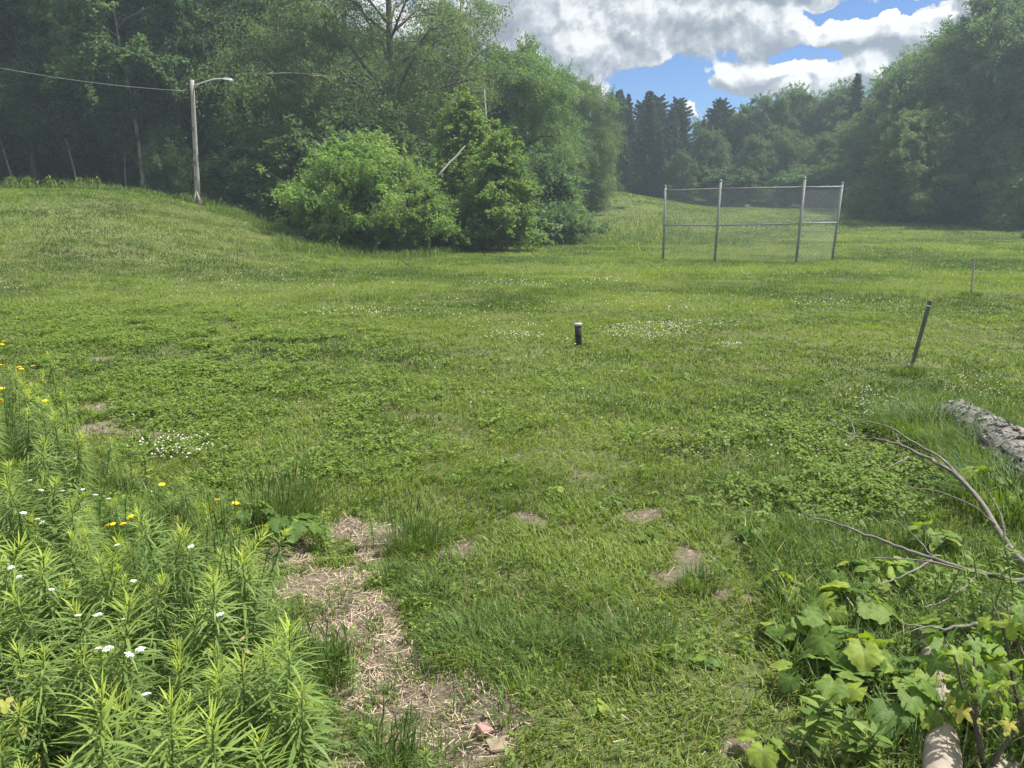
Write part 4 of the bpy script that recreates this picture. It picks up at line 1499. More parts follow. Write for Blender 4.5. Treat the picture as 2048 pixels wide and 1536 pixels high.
def flowers():
    rng = np.random.default_rng(8)

    def stem_mesh(Ht, nl):
        st = Acc()
        P = curve_pts((0, 0, 0), (rng.normal(0, 0.03), rng.normal(0, 0.03), Ht), (rng.normal(0, 0.01), 0, 0), 6)
        st.tube(P, np.linspace(0.0025, 0.0014, 6), 5, rnd=0.3, age=0)
        for i in range(nl):
            f = rng.uniform(0.05, 0.75)
            az = rng.uniform(0, 6.28)
            strap_leaf(st, P[0] * (1 - f) + P[-1] * f, np.array([math.cos(az), math.sin(az), 0]), rng.uniform(0.04, 0.09), 0.010, rng.uniform(0.1, 0.9), 0.7, rng.uniform(0, 0.6), 0)
        m = st.mesh('flower_stem')
        m.materials.append(M['broad'])
        return m, P[-1]

    def umbel(R):
        A = Acc()
        for i in range(46):
            r = R * math.sqrt(rng.uniform(0, 1))
            a = rng.uniform(0, 6.28)
            c = np.array([r * math.cos(a), r * math.sin(a), 0.006 - 0.25 * r * r / R + rng.normal(0, 0.001)])
            s = rng.uniform(0.0028, 0.005)
            n = 6
            an = np.arange(n) * 2 * PI / n + rng.uniform(0, 1)
            V = np.concatenate([[c + [0, 0, 0.0015]], c + np.stack([np.cos(an) * s, np.sin(an) * s, rng.normal(0, 0.0008, n)], 1)])
            A.add(V, None, [[0, 1 + j, 1 + (j + 1) % n] for j in range(n)], rnd=rng.uniform(0, 1))
        A.add(*tube([(0, 0, -0.018), (0, 0, 0.0)], [0.002, R * 0.6], 6), rnd=0)
        m = A.mesh('flower_head')
        m.materials.append(M['white_petal'])
        return m

    def daisy(R):
        A = Acc()
        for ring, n in ((1.0, 16), (0.62, 11)):
            for i in range(n):
                a = i * 2 * PI / n + rng.uniform(0, 0.2)
                d = np.array([math.cos(a), math.sin(a), 0])
                strap_leaf(A, np.array([0, 0, 0.003 + 0.004 * (1 - ring)]), d, R * ring * rng.uniform(0.85, 1.1), R * 0.42, 0.25 + 0.5 * (1 - ring), 0.5, rng.uniform(0, 1), 0)
        A.add(*tube([(0, 0, -0.008), (0, 0, 0.004)], [R * 0.25, R * 0.35], 8), rnd=0)
        m = A.mesh('flower_head')
        m.materials.append(M['yellow_petal'])
        return m
    ST = [stem_mesh(1.0, 14) for _ in range(3)]
    UM = [umbel(0.022) for _ in range(3)]
    DA = [daisy(0.020) for _ in range(2)]

    def at_tip(u, v, hgt):
        d = ray(u, v)
        t = (hgt - CAMZ) / d[2]
        p = d * t
        return p[0], p[1], h1(p[0], p[1]) + hgt

    def flower(kind, u, v, hgt, sc, label, cat, group=None):
        x, y, z = at_tip(u, v, hgt)
        g = h1(x, y)
        hs = z - g
        r = empty(kind, (x, y, g), 0)
        k = rng.integers(0, 3)
        s, tipp = ST[k]
        so = obj('stem', s, None, r)
        so.scale = (hs, hs, hs)
        # keep the stem as thin as a stem
        head = obj('flower_head', UM[rng.integers(0, 3)] if kind == 'yarrow' else DA[rng.integers(0, 2)], None, r)
        head.location = (tipp[0] * hs, tipp[1] * hs, hs)
        head.scale = (sc, sc, sc)
        head.rotation_euler = (rng.normal(0, 0.15) + 0.1, rng.normal(0, 0.15), rng.uniform(0, 6))
        tag(r, label, cat, group)
    grp = 'white yarrow flowers in the weed patch'
    lab = 'white flat topped yarrow flower on a thin stem in the weed patch'
    uniq = {(290, 1162): 'white yarrow flower standing alone above the middle of the weed patch',
            (243, 1293): 'big white yarrow flower over the dark hollow in the weeds',
            (402, 1095): 'white yarrow flower beside the starry goldenrod tip',
            (421, 1226): 'white yarrow flower closest to the straw path',
            (272, 1408): 'white yarrow flower nearest the bottom border',
            (60, 1020): 'double white yarrow flower near the left border'}
    for (u, v) in [(60, 1020), (5, 1034), (95, 1034), (70, 1045), (248, 1086), (402, 1095), (6, 1134), (290, 1162), (120, 1176), (10, 1245), (138, 1236), (178, 1236), (218, 1297), (243, 1293),
                   (238, 1312), (421, 1226), (272, 1408), (270, 1237), (300, 1295), (140, 910), (72, 948), (95, 970), (114, 974), (174, 970), (200, 981), (206, 992), (155, 1000), (5, 1160), (2, 1310), (55, 1150)]:
        hg = 0.50 if v > 1000 else 0.42
        flower('yarrow', u, v, hg, rng.uniform(0.38, 0.62), uniq.get((u, v), lab), 'flower', None if (u, v) in uniq else grp)
    ylab = 'yellow flower on a thin stem at the upper left edge of the weed patch'
    yu = {(335, 969): 'orange yellow flower, topmost of the group above the starry goldenrod',
          (354, 993): 'pair sized orange yellow flower just below the topmost of its group',
          (480, 1014): 'single yellow flower left of the large dark leaves',
          (240, 1050): 'low yellow flower bunch in the middle of the weed patch', (78, 760): 'yellow flower farthest right at the top of the yellow group on the left',
          (95, 800): 'yellow flower nearest the bare soil patch on the left'}
    for (u, v) in [(335, 969), (354, 993), (480, 1014), (225, 1052), (240, 1050), (260, 1051), (253, 1040), (4, 684), (10, 690), (5, 724), (34, 735), (62, 734), (50, 739), (78, 760), (65, 784), (95, 800),
                   (10, 777), (2, 788), (8, 801), (445, 1008)]:
        low = v < 860
        flower('yellow_hawkweed', u, v, 0.36 if low else 0.38, (1.15 if low else 0.75) * rng.uniform(0.85, 1.2), yu.get((u, v), ylab if low else 'yellow flower of the small group in the middle of the weed patch'),
               'flower', None if (u, v) in yu else ('yellow flowers on the left' if low else 'yellow flowers in the middle of the weeds'))


flowers()


# ------------------------------------------------------------------ large leaved plants
def lobed_leaf(A, c, R, tilt, az, lobes, depth, cup, rnd, age=0.0, seed=0, petiole=None):
    """broad ragged leaf folded along its midrib, with paler veins; C is the leaf's stalk end"""
    rng = np.random.default_rng(seed)
    n = 61
    a = np.linspace(0.3, 2 * PI - 0.3, n) - PI                 # 0 is the tip
    wide = rng.uniform(0.8, 1.25)
    r = R * (0.80 + depth * np.cos(a * lobes)) * (0.80 + 0.20 * np.cos(a)) * (1 + 0.035 * np.sin(a * 23 + seed) + 0.05 * np.sin(a * 9 + seed * 1.7)) + rng.normal(0, 0.014 * R, n)
    rings = [0.3, 0.6, 0.85, 1.0]
    fold = rng.uniform(0.12, 0.42)
    drp = rng.uniform(0.15, 0.5)
    bend = rng.uniform(-0.25, 0.25)
    V, ag = [np.array([[0, 0, 0]])], [np.array([0.6])]
    vein = np.max([np.clip(1 - np.abs(a - m) / 0.075, 0, 1) for m in (0, 0.95, -0.95, 1.9, -1.9)], axis=0)
    for q in rings:
        x = np.cos(a) * r * q
        y = np.sin(a) * r * q * wide
        xr, yr = x / R, y / R
        z = R * (fold * np.abs(yr) * (1 - 0.6 * np.abs(yr)) - drp * np.clip(xr, 0, 2) ** 2 + bend * yr * xr - 0.25 * np.abs(yr) ** 2.5
                 + 0.16 * (vnoise(xr * 2.6 + seed, yr * 2.6, 3) - 0.5) * q + 0.012 * q ** 2 * np.sin(a * 11 + seed) + 0.10 * (vnoise(xr * 6 + seed, yr * 6, 5) - 0.5) * q)
        V.append(np.stack([x, y, z], 1))
        ag.append(vein * (1.0 - 0.6 * q) * 0.35)
    V = np.concatenate(V)
    T = [[0, 1 + i, 2 + i] for i in range(n - 1)]
    Q = []
    for k in range(len(rings) - 1):
        b0, b1 = 1 + k * n, 1 + (k + 1) * n
        Q += [[b0 + i, b1 + i, b1 + i + 1, b0 + i + 1] for i in range(n - 1)]
    ct, st_ = math.cos(tilt), math.sin(tilt)
    Ry = np.array([[ct, 0, st_], [0, 1, 0], [-st_, 0, ct]])
    V = (V @ Ry.T) @ rot_z(az).T
    A.add(V + np.asarray(c), Q, T, rnd=rnd, age=np.concatenate(ag))


def rosette(name, label, u, v, nleaf, R, hgt, lobes, depth, seed, mat='bigleaf', cat='plant', spread=1.0, group=None):
    rng = np.random.default_rng(seed)
    b = gp(u, v)
    root = empty(name, tuple(b))
    tag(root, label, cat, group)
    A, S = Acc(), Acc()
    for i in range(nleaf):
        az = i * 2.39996 + rng.normal(0, 0.3)
        f = rng.uniform(0.35, 1.0)
        L = hgt * (0.6 + 0.6 * f)
        el = rng.uniform(0.5, 1.2)
        d = np.array([math.cos(az), math.sin(az), 0])
        e = d * L * math.cos(el) * spread + np.array([0, 0, L * math.sin(el)])
        S.tube(curve_pts((0, 0, 0), e, (0, 0, 0.06 * L), 5), np.linspace(0.006, 0.003, 5), 5)
        lobed_leaf(A, e, R * rng.uniform(0.65, 1.1), rng.uniform(0.1, 0.65), az + rng.normal(0, 0.3), lobes, depth, rng.uniform(0.15, 0.4), rng.uniform(0, 1), 0, seed * 31 + i)
    obj('stalks', S.mesh('stalks', True), M['stem'], root)
    obj('leaves', A.mesh('leaves', True), M[mat], root)
    return root


rosette('burdock', 'dark large leaved burdock at the upper end of the straw path', 575, 1098, 15, 0.085, 0.17, 5, 0.10, 3)
rosette('burdock', 'dark large leaved burdock between the yellow flower and the dark grass stalks', 500, 1062, 9, 0.075, 0.15, 5, 0.10, 5)
VINE = [(1590, 1285, 6, 0.11, 0.17, 'large leaved vine plant at the lawn edge, left of the other large leaves'),
        (1700, 1250, 8, 0.13, 0.20, 'large leaved vine plant below the level dead branch'),
        (1770, 1180, 7, 0.12, 0.20, 'large leaved vine plant growing through the level dead branch'),
        (1700, 1360, 8, 0.15, 0.22, 'largest leaved vine plant, left of the bare pale log'),
        (1640, 1400, 6, 0.13, 0.20, 'large leaved vine plant nearest the lawn above the bottom border'),
        (1780, 1440, 7, 0.14, 0.20, 'large leaved vine plant whose leaves hang over the bare pale log'),
        (1900, 1330, 6, 0.12, 0.22, 'large leaved vine plant right of the bare pale log'),
        (1960, 1010, 6, 0.12, 0.25, 'yellow green large leaved plant in the tall grass by the fallen log'),
        (1500, 1080, 5, 0.07, 0.09, 'small round leaved vine plant in the lawn, left of the branch tip'),
        (1850, 1110, 6, 0.10, 0.2, 'large leaved vine plant where the level branch forks'),
        (1700, 1170, 5, 0.085, 0.15, 'small leaved vine plant behind the tip of the level branch'),
        (1868, 1455, 6, 0.10, 0.13, 'large leaved vine plant spreading over the lower part of the bare pale log'),
        (1845, 1385, 5, 0.09, 0.13, 'large leaved vine plant spreading over the middle of the bare pale log'),
        (1560, 1195, 5, 0.07, 0.12, 'small leaved vine plant in the lawn left of the level branch')]
for i, (u, v, n, R, hg, lab) in enumerate(VINE):
    rosette('vine_plant', lab, u, v, n + 5, R * 0.68, hg * 0.75, 5, 0.06, 40 + i)
rosette('dock_plant', 'two pale green oval leaves alone in the lawn near the bottom border', 1180, 1420, 3, 0.05, 0.06, 1, 0.05, 60)
rosette('dock_plant', 'upright pale oval leaved plant at the bottom border, right of the middle', 1520, 1522, 4, 0.06, 0.07, 1, 0.05, 61)
for i, (u, v, s) in enumerate([(1300, 1085, .05), (1230, 1010, .05), (1480, 1010, .05), (1410, 1330, .045), (1340, 1310, .04), (900, 965, .06), (1105, 990, .05), (385, 770, .06), (1300, 760, .05), (1385, 1010, .05), (600, 760, .06), (1640, 770, .06)]):
    rosette('dock_plant', 'small low rosette of oval leaves in the lawn', u, v, 6, s, s * 0.9, 1, 0.04, 70 + i, group='small leaf rosettes in the lawn')


def lance_plant(name, label, u, v, Ht, n, L, wr, seed, mat='broad', tip_age=0.0, n_stem=1, tilt=0.5, cat='plant', group=None):
    """upright plant with oval to lance shaped leaves up its stems"""
    rng = np.random.default_rng(seed)
    b = gp(u, v)
    root = empty(name, tuple(b))
    tag(root, label, cat, group)
    S, A = Acc(), Acc()
    for k in range(n_stem):
        az0 = rng.uniform(0, 6.28)
        sp = 0.25 * Ht if n_stem > 1 else 0.05 * Ht
        top = np.array([math.cos(az0) * sp, math.sin(az0) * sp, Ht * rng.uniform(0.75, 1.05)])
        P = curve_pts(rng.normal(0, 0.012, 3) * [1, 1, 0], top, (0, 0, 0.02), 6)
        S.tube(P, np.linspace(0.004, 0.0018, 6), 5)
        for i in range(n):
            f = 0.12 + 0.88 * i / (n - 1)
            kk = f * 5
            i0 = min(4, int(kk))
            c = P[i0] * (1 - kk + i0) + P[i0 + 1] * (kk - i0)
            az = i * 2.39996 + rng.normal(0, 0.3)
            ll = L * rng.uniform(0.75, 1.2) * (1.0 - 0.45 * max(0, f - 0.7) / 0.3)
            strap_leaf(A, c, np.array([math.cos(az), math.sin(az), 0]), ll, ll * wr, rng.uniform(0.1, 0.5) + 0.7 * max(0, f - 0.75) * 4, tilt, rng.uniform(0, 1), 0)
    obj('stem', S.mesh('stem', True), M['stem'], root)
    obj('leaf_whorls', A.mesh('leaf_whorls', True), M[mat], root)


LP = [(1655, 1330, 0.20, 14, 0.07, 0.28, 1, 'upright weed with lance shaped leaves and a bright tip among the large leaves'),
      (1610, 1505, 0.22, 14, 0.085, 0.34, 2, 'leafy weed with pointed oval leaves near the bottom border, right of the lawn'),
      (1560, 1180, 0.14, 12, 0.05, 0.3, 1, 'small upright weed at the lawn edge below the tip of the level branch'),
      (1720, 1540, 0.20, 14, 0.08, 0.4, 3, 'leafy weed at the bottom border left of the bare pale log'),
      (1960, 1290, 0.42, 40, 0.06, 0.22, 3, 'dense grey green weed at the right border below the branches'),
      (2040, 1300, 0.46, 44, 0.06, 0.22, 3, 'dense bright tipped weed cut by the right border'),
      (1880, 1215, 0.26, 18, 0.06, 0.3, 2, 'weed with small leaves between the level branch and the pale twig'),
      (1460, 1060, 0.10, 10, 0.04, 0.35, 1, 'small bright weed shoot in the lawn left of the branches')]
for i, (u, v, hg, n, L, wr, ns, lab) in enumerate(LP):
    lance_plant('leafy_weed', lab, u, v, hg, n, L, wr, 200 + i, n_stem=ns)
for i, (u, v) in enumerate([(24, 386), (58, 386), (102, 388), (160, 392), (200, 394)]):
    b = px(u, v, 33)
    z = h1(b[0], 33)
    rr = np.random.default_rng(300 + i)
    root = empty('tall_weed', (b[0], 33, z))
    A = Acc()
    for k in range(60):
        f = rr.uniform(0.1, 1)
        az = rr.uniform(0, 6.28)
        strap_leaf(A, np.array([rr.normal(0, .06), rr.normal(0, .06), f * 0.55]), np.array([math.cos(az), math.sin(az), 0]), rr.uniform(0.1, 0.22), 0.06, rr.uniform(-0.2, 1), 0.6, rr.uniform(0, 1), 0)
    A.add(*tube([(0, 0, 0), (0, 0, 0.55)], [0.012, 0.006], 5), rnd=0.3)
    o = obj('leaves', A.mesh('leaves'), M['broad'], root)
    tag(root, 'pale leafy weed standing on the crest of the mound against the dark wood', 'plant', 'weeds on the mound crest')


def maple_sapling():
    rng = np.random.default_rng(55)
    for (u, v, Ht, nl, lab) in [(1975, 1545, 0.46, 16, 'young maple with several yellowed lower leaves at the lower right'),
                                (2060, 1500, 0.50, 16, 'young green maple cut by the right border near the bottom')]:
        b = gp(u, v)
        root = empty('maple_sapling', tuple(b))
        tag(root, lab, 'sapling')
        S, A, Yl = Acc(), Acc(), Acc()
        for k in range(3):
            az0 = rng.uniform(0, 6.28)
            top = np.array([math.cos(az0) * 0.16, math.sin(az0) * 0.16, Ht * rng.uniform(0.75, 1.05)])
            P = curve_pts((0, 0, -0.02), top, (0, 0, 0.03), 6, 0.006, rng)
            S.tube(P, np.linspace(0.007, 0.002, 6), 6)
            for i in range(nl):
                f = 0.25 + 0.75 * i / nl
                kk = f * 5
                i0 = min(4, int(kk))
                c = P[i0] * (1 - kk + i0) + P[i0 + 1] * (kk - i0)
                az = i * 2.4 + rng.normal(0, 0.4)
                d = np.array([math.cos(az), math.sin(az), 0.35])
                e = c + d * rng.uniform(0.04, 0.10)
                S.tube([c, e], [0.0014, 0.001], 4)
                yl = f < 0.45 and 'yellow' in lab and rng.uniform() < 0.8
                lobed_leaf(Yl if yl else A, e, rng.uniform(0.030, 0.05) * (0.75 if yl else 1), rng.uniform(0.3, 0.9), az, 5, 0.26, 0.2, rng.uniform(0, 1), 0, int(rng.integers(1, 9999)))
        obj('stem', S.mesh('stem', True), M['bark'], root)
        obj('leaves', A.mesh('leaves', True), M['bigleaf'], root)
        if Yl.n:
            o = obj('yellow_leaves', Yl.mesh('yellow_leaves', True), M['yellowleaf'], root)
            o['label'] = 'yellowed lower leaves'
    # yellow leaved shoot at the lower left
    b = gp(35, 1580)
    root = empty('maple_sapling', tuple(b))
    tag(root, 'small yellow leaved sapling at the lower left corner', 'sapling')
    S, Yl = Acc(), Acc()
    P = curve_pts((0, 0, 0), (0.02, 0.0, 0.34), (0.02, 0, 0), 6)
    S.tube(P, np.linspace(0.005, 0.002, 6), 5)
    for i in range(12):
        f = 0.3 + 0.7 * i / 12
        az = i * 2.4
        c = P[0] * (1 - f) + P[-1] * f
        e = c + np.array([math.cos(az), math.sin(az), 0.4]) * 0.05
        S.tube([c, e], [0.0014, 0.001], 4)
        lobed_leaf(Yl, e, 0.028, 0.5, az, 3, 0.25, 0.2, rng.uniform(0, 1), 0, i + 5)
    obj('stem', S.mesh('stem', True), M['bark'], root)
    obj('yellow_leaves', Yl.mesh('yellow_leaves', True), M['yellowleaf'], root)


maple_sapling()


# ------------------------------------------------------------------ grass clumps that stand out
def clump(name, label, u, v, n, R, hgt, wd, seed, mat='tall', seedheads=0, spread=0.45, group=None):
    rng = np.random.default_rng(seed)
    b = gp(u, v)
    root = empty(name, tuple(b))
    tag(root, label, 'grass clump', group)
    r = R * np.sqrt(rng.uniform(0, 1, n))
    a = rng.uniform(0, 6.28, n)
    x, y = r * np.cos(a), r * np.sin(a)
    az = a + rng.normal(0, 0.6, n)
    hh = hgt * rng.uniform(0.5, 1.1, n)
    V, T, rn = blades(x, y, np.full(n, -0.01), hh, wd * rng.uniform(0.7, 1.2, n), az, spread * rng.uniform(0.2, 1.0, n), rng.uniform(0.0, 0.6, n), np.clip(rng.normal(0.4, 0.25, n), 0, 1))
    obj('blades', mesh('blades', V, T, {'rnd': rn}), M[mat], root)
    if seedheads:
        A = Acc()
        for i in range(seedheads):
            rr = R * math.sqrt(rng.uniform()) * 0.8
            aa = rng.uniform(0, 6.28)
            p = np.array([rr * math.cos(aa), rr * math.sin(aa), 0])
            L = hgt * rng.uniform(1.1, 1.9)
            q = p + np.array([rng.normal(0, 0.10) * L, rng.normal(0, 0.10) * L, L])
            P = curve_pts(p, q, (rng.normal(0, 0.02), 0, 0), 6)
            A.tube(P, [0.0012, 0.0012, 0.0011, 0.0012, 0.003, 0.0006], 5, rnd=rng.uniform(0.2, 1.0))
        obj('seed_stalks', A.mesh('seed_stalks', True), M['tall'], root)


clump('grass_clump', 'dark clump of upright grass stalks behind the large dark leaves', 565, 1045, 420, 0.24, 0.22, 0.005, 1, seedheads=60, spread=0.2)
clump('grass_clump', 'dark clump of grass with tall seed stalks at the left edge of the straw path', 640, 1350, 420, 0.13, 0.14, 0.004, 2, seedheads=34, spread=0.4)
clump('grass_clump', 'small dark tuft of spiky grass at the right edge of the straw path', 785, 1165, 180, 0.07, 0.12, 0.004, 3, seedheads=8, spread=0.4)
clump('grass_clump', 'grass clump leaning over the straw beside the pointed stone chip', 830, 1085, 260, 0.14, 0.15, 0.004, 4, seedheads=24, spread=0.5)
clump('grass_clump', 'grass clump edging the straw path halfway down its right side', 850, 1205, 300, 0.14, 0.11, 0.004, 5, spread=0.6)
clump('grass_clump', 'dense grass clump overhanging the lower straw path on its right', 960, 1300, 700, 0.22, 0.12, 0.004, 6, spread=0.6)
clump('grass_clump', 'rounded grass clump with a dark lower edge where the path bends', 1080, 1330, 650, 0.22, 0.11, 0.004, 7, spread=0.6)
clump('grass_clump', 'blue green grass clump in the lawn at the lower middle', 1270, 1300, 420, 0.20, 0.13, 0.004, 8, spread=0.6)
clump('grass_clump', 'grass clump below the bare soil patch in the lawn', 1400, 1175, 260, 0.10, 0.12, 0.004, 9, spread=0.5)
clump('grass_clump', 'bright tall grass clump in front of the end of the fallen log', 1850, 880, 900, 0.36, 0.34, 0.005, 10, spread=0.7)
clump('grass_clump', 'tall grass clump beside the fallen log, farther right', 1975, 935, 800, 0.34, 0.30, 0.005, 11, spread=0.7)
clump('grass_clump', 'tall grass clump between the fallen log and the dead branch at the right border', 2030, 1030, 800, 0.34, 0.32, 0.006, 12, spread=0.7)
clump('grass_clump', 'grass clump around the foot of the leaning stake', 1818, 750, 260, 0.16, 0.15, 0.006, 13, spread=0.5)
clump('grass_clump', 'dark grass tuft around the foot of the black pipe', 1160, 696, 160, 0.11, 0.07, 0.007, 14, spread=0.6)
clump('grass_clump', 'grass tuft around the foot of the thin stake in the field', 1942, 592, 120, 0.2, 0.18, 0.012, 15, spread=0.5)
clump('grass_clump', 'grass clump with seed stalks in the straw at the bottom border', 800, 1545, 200, 0.10, 0.14, 0.004, 16, seedheads=14, spread=0.4)


weed_mix()
for i, (u, v) in enumerate([(610, 1150), (690, 1180), (660, 1225), (760, 1255), (730, 1300), (800, 1345), (860, 1360), (770, 1400), (900, 1440), (830, 1460), (950, 1385), (1010, 1440), (700, 1110), (640, 1100), (880, 1520), (740, 1470)]):
    clump('grass_tuft', 'small tuft of grass growing through the straw of the bare path', u + 9 * (i % 3) - 9, v, 34 + 12 * (i % 4), 0.035 + 0.01 * (i % 3), 0.07 + 0.015 * (i % 3), 0.004, 400 + i, spread=0.6, group='grass tufts in the straw')


# ------------------------------------------------------------------ lawn, straw, clover (nobody could count them)
def scatter(y0, y1, dens, rng, xl=0.76):
    """random points in the wedge the camera sees between distances y0 and y1"""
    area = xl * (y1 * y1 - y0 * y0)
    n = int(area * dens)
    y = np.sqrt(rng.uniform(y0 * y0, y1 * y1, n))
    x = rng.uniform(-xl, xl, n) * y
    return x, y


def lawn():
    rng = np.random.default_rng(11)
    Vs, Ts, Rs, n0 = [], [], [], 0
    bands = [(1.5, 3.2, 7500, 0.063, 0.0052, 2), (3.2, 5.0, 5800, 0.061, 0.0062, 2), (5.0, 8.0, 3100, 0.058, 0.0080, 2), (8.0, 13.0, 1500, 0.056, 0.011, 2),
             (13, 20, 1100, 0.070, 0.017, 1), (20, 32, 500, 0.080, 0.026, 1), (32, 52, 200, 0.09, 0.045, 1), (52, 84, 80, 0.11, 0.08, 1)]
    for (y0, y1, dens, hh, ww, seg) in bands:
        x, y = scatter(y0, y1, dens, rng)
        keep = np.ones(len(x), dtype=bool)
        if y0 < 14:
            keep &= rng.uniform(0, 1, len(x)) > 0.93 * bare_mask(x, y)
        thin = fbm(x * 2.2, y * 2.2, 61, 3)
        keep &= rng.uniform(0, 1, len(x)) < np.clip(0.2 + 2.6 * (thin - 0.2), 0.5, 1)
        x, y, thin = x[keep], y[keep], thin[keep]
        n = len(x)
        lush = fbm(x * 0.8, y * 0.8, 71, 3)
        tuft = vnoise(x * 6, y * 6, 81)
        h = hh * rng.uniform(0.5, 1.25, n) * (0.55 + 0.9 * lush) * (0.7 + 0.6 * tuft)
        tone = 0.42 + 1.3 * (fbm(x * 0.35, y * 0.35, 91, 3) - 0.5) + 0.5 * (vnoise(x * 2.5, y * 2.5, 92) - 0.5)
        rn = np.clip(tone + rng.normal(0, 0.17, n), 0, 0.93)
        rn = np.where(rng.uniform(0, 1, n) < 0.05, rng.uniform(0.93, 1.0, n), rn)
        az = rng.uniform(0, 6.28, n) * 0.75 + 6.0 * fbm(x * 1.2, y * 1.2, 99, 2)
        V, T, r = blades(x, y, height(x, y) - 0.006, h, ww * rng.uniform(0.7, 1.3, n), az, rng.uniform(0.1, 0.75, n), rng.uniform(0, 0.5, n), rn, seg)
        Vs.append(V)
        Ts.append(T + n0)
        Rs.append(r)
        n0 += len(V)
    o = obj('grass', mesh('grass', np.concatenate(Vs), np.concatenate(Ts), {'rnd': np.concatenate(Rs)}), M['lawn'])
    tag(o, 'short mown green grass covering the field', 'grass', kind='stuff')


lawn()


def tall_grass():
    rng = np.random.default_rng(12)
    out = []

    def area(poly, n, ymax, hh, ww):
        pts = [gp(*p) for p in poly]
        xs = [p[0] for p in pts]
        ys = [p[1] for p in pts]
        pl = [(p[0], p[1]) for p in pts]
        x = rng.uniform(min(xs), max(xs), n)
        y = rng.uniform(min(ys), max(ys), n)
        k = inpoly(x, y, pl)
        x, y = x[k], y[k]
        m = len(x)
        d = fbm(x * 0.9, y * 0.9, 5)
        out.append((x, y, hh * rng.uniform(0.4, 1.1, m) * (0.5 + d), np.full(m, ww) * rng.uniform(0.7, 1.3, m)))
    area([(560, 505), (640, 512), (760, 520), (880, 516), (960, 498), (1010, 488), (1100, 486), (1180, 478), (1180, 470), (960, 480), (800, 490), (640, 490), (540, 480)], 26000, 40, 0.42, 0.018)
    area([(400, 420), (480, 440), (560, 480), (600, 505), (640, 495), (560, 460), (470, 425)], 7000, 40, 0.30, 0.018)
    area([(1800, 800), (1890, 800), (2048, 830), (2150, 880), (2150, 1100), (2048, 1060), (1960, 1000), (1880, 960), (1800, 880)], 16000, 8, 0.17, 0.006)
    area([(-500, 900), (0, 860), (100, 855), (230, 965), (440, 1030), (540, 1180), (650, 1340), (700, 1536), (-700, 1536)], 26000, 8, 0.20, 0.005)
    area([(1480, 1060), (1640, 1060), (2100, 1100), (2100, 1536), (1700, 1536), (1600, 1400), (1540, 1250)], 16000, 8, 0.13, 0.005)
    # the far side of the mound's crest
    m = 5200
    x = rng.uniform(-27, -10, m)
    y = rng.uniform(33.5, 37.5, m)
    out.append((x, y, 0.42 * rng.uniform(0.2, 1.1, m) * (1.6 * vnoise(x * 0.8, y * 0.8, 6)) ** 1.5, np.full(m, 0.03)))
    # shaded floor of the wood
    m = 9000
    x = rng.uniform(-30, 12, m)
    y = rng.uniform(38, 56, m)
    out.append((x, y, 0.5 * rng.uniform(0.3, 1.1, m), np.full(m, 0.04)))
    x, y, h, w = [np.concatenate(a) for a in zip(*out)]
    n = len(x)
    V, T, r = blades(x, y, height(x, y) - 0.01, h, w, rng.uniform(0, 6.28, n), rng.uniform(0.05, 0.5, n), rng.uniform(0, 0.5, n), np.clip(rng.normal(0.5, 0.25, n), 0, 1))
    o = obj('tall_grass', mesh('tall_grass', V, T, {'rnd': r}), M['tall'])
    tag(o, 'unmown tall grass along the wood, the log and under the weeds', 'grass', kind='stuff')


tall_grass()


def broad_cover():
    """low leafy ground cover: many small oval leaves close to the soil"""
    rng = np.random.default_rng(13)
    x, y = scatter(1.6, 14, 2300, rng, 0.74)
    u, v = proj(x, y, height(x, y))
    nz = fbm(x * 2.3, y * 1.7, 33, 4)

    def soft(cu, cv, ru, rv):
        return np.clip(1.25 - np.hypot((u - cu) / ru, (v - cv) / rv), 0, 1)
    p = np.maximum.reduce([soft(330, 800, 480, 200), soft(620, 900, 380, 170), soft(1620, 1000, 330, 170), soft(1560, 900, 230, 60), soft(1750, 1200, 400, 220), soft(120, 1250, 700, 400) * 0.7,
                           soft(1080, 900, 700, 180) * 0.25])
    k = rng.uniform(0, 1, len(x)) < np.clip(p * (nz * 3.2 - 1.2), 0.015, 0.75)
    k &= rng.uniform(0, 1, len(x)) > 0.85 * bare_mask(x, y)
    x, y = x[k], y[k]
    m = len(x)
    per = 5
    X = np.repeat(x, per)
    Y = np.repeat(y, per)
    n = len(X)
    sc = 0.9 + 0.08 * Y
    s = np.repeat(0.0065 + 0.012 * rng.uniform(0, 1, m) ** 1.6, per) * np.clip(sc, 1, 1.7)
    a = rng.uniform(0, 6.28, n)
    d = np.stack([np.cos(a), np.sin(a), rng.uniform(-0.2, 0.5, n)], 1)
    zz = height(X, Y) + np.repeat(rng.uniform(0.005, 0.06, m), per) + rng.uniform(0.005, 0.03, n)
    C = np.stack([X, Y, zz], 1) + d * (s * 0.9)[:, None]
    N_ = unit(rng.normal(0, 0.35, (n, 3)) + [0, 0, 1.0])
    tone = np.repeat(rng.uniform(0.1, 0.9, m), per)
    V, Q, r = leaves_at(C, N_, d, s * 1.5, s * 1.05, np.clip(tone + rng.normal(0, 0.1, n), 0, 1), 0.1)
    o = obj('ground_cover', mesh('ground_cover', V, Q, {'rnd': r}), M['broad'])
    tag(o, 'low bright green clover and small leaved weeds spreading in the lawn', 'ground cover', kind='stuff')
    print('ground cover plants', m)


broad_cover()


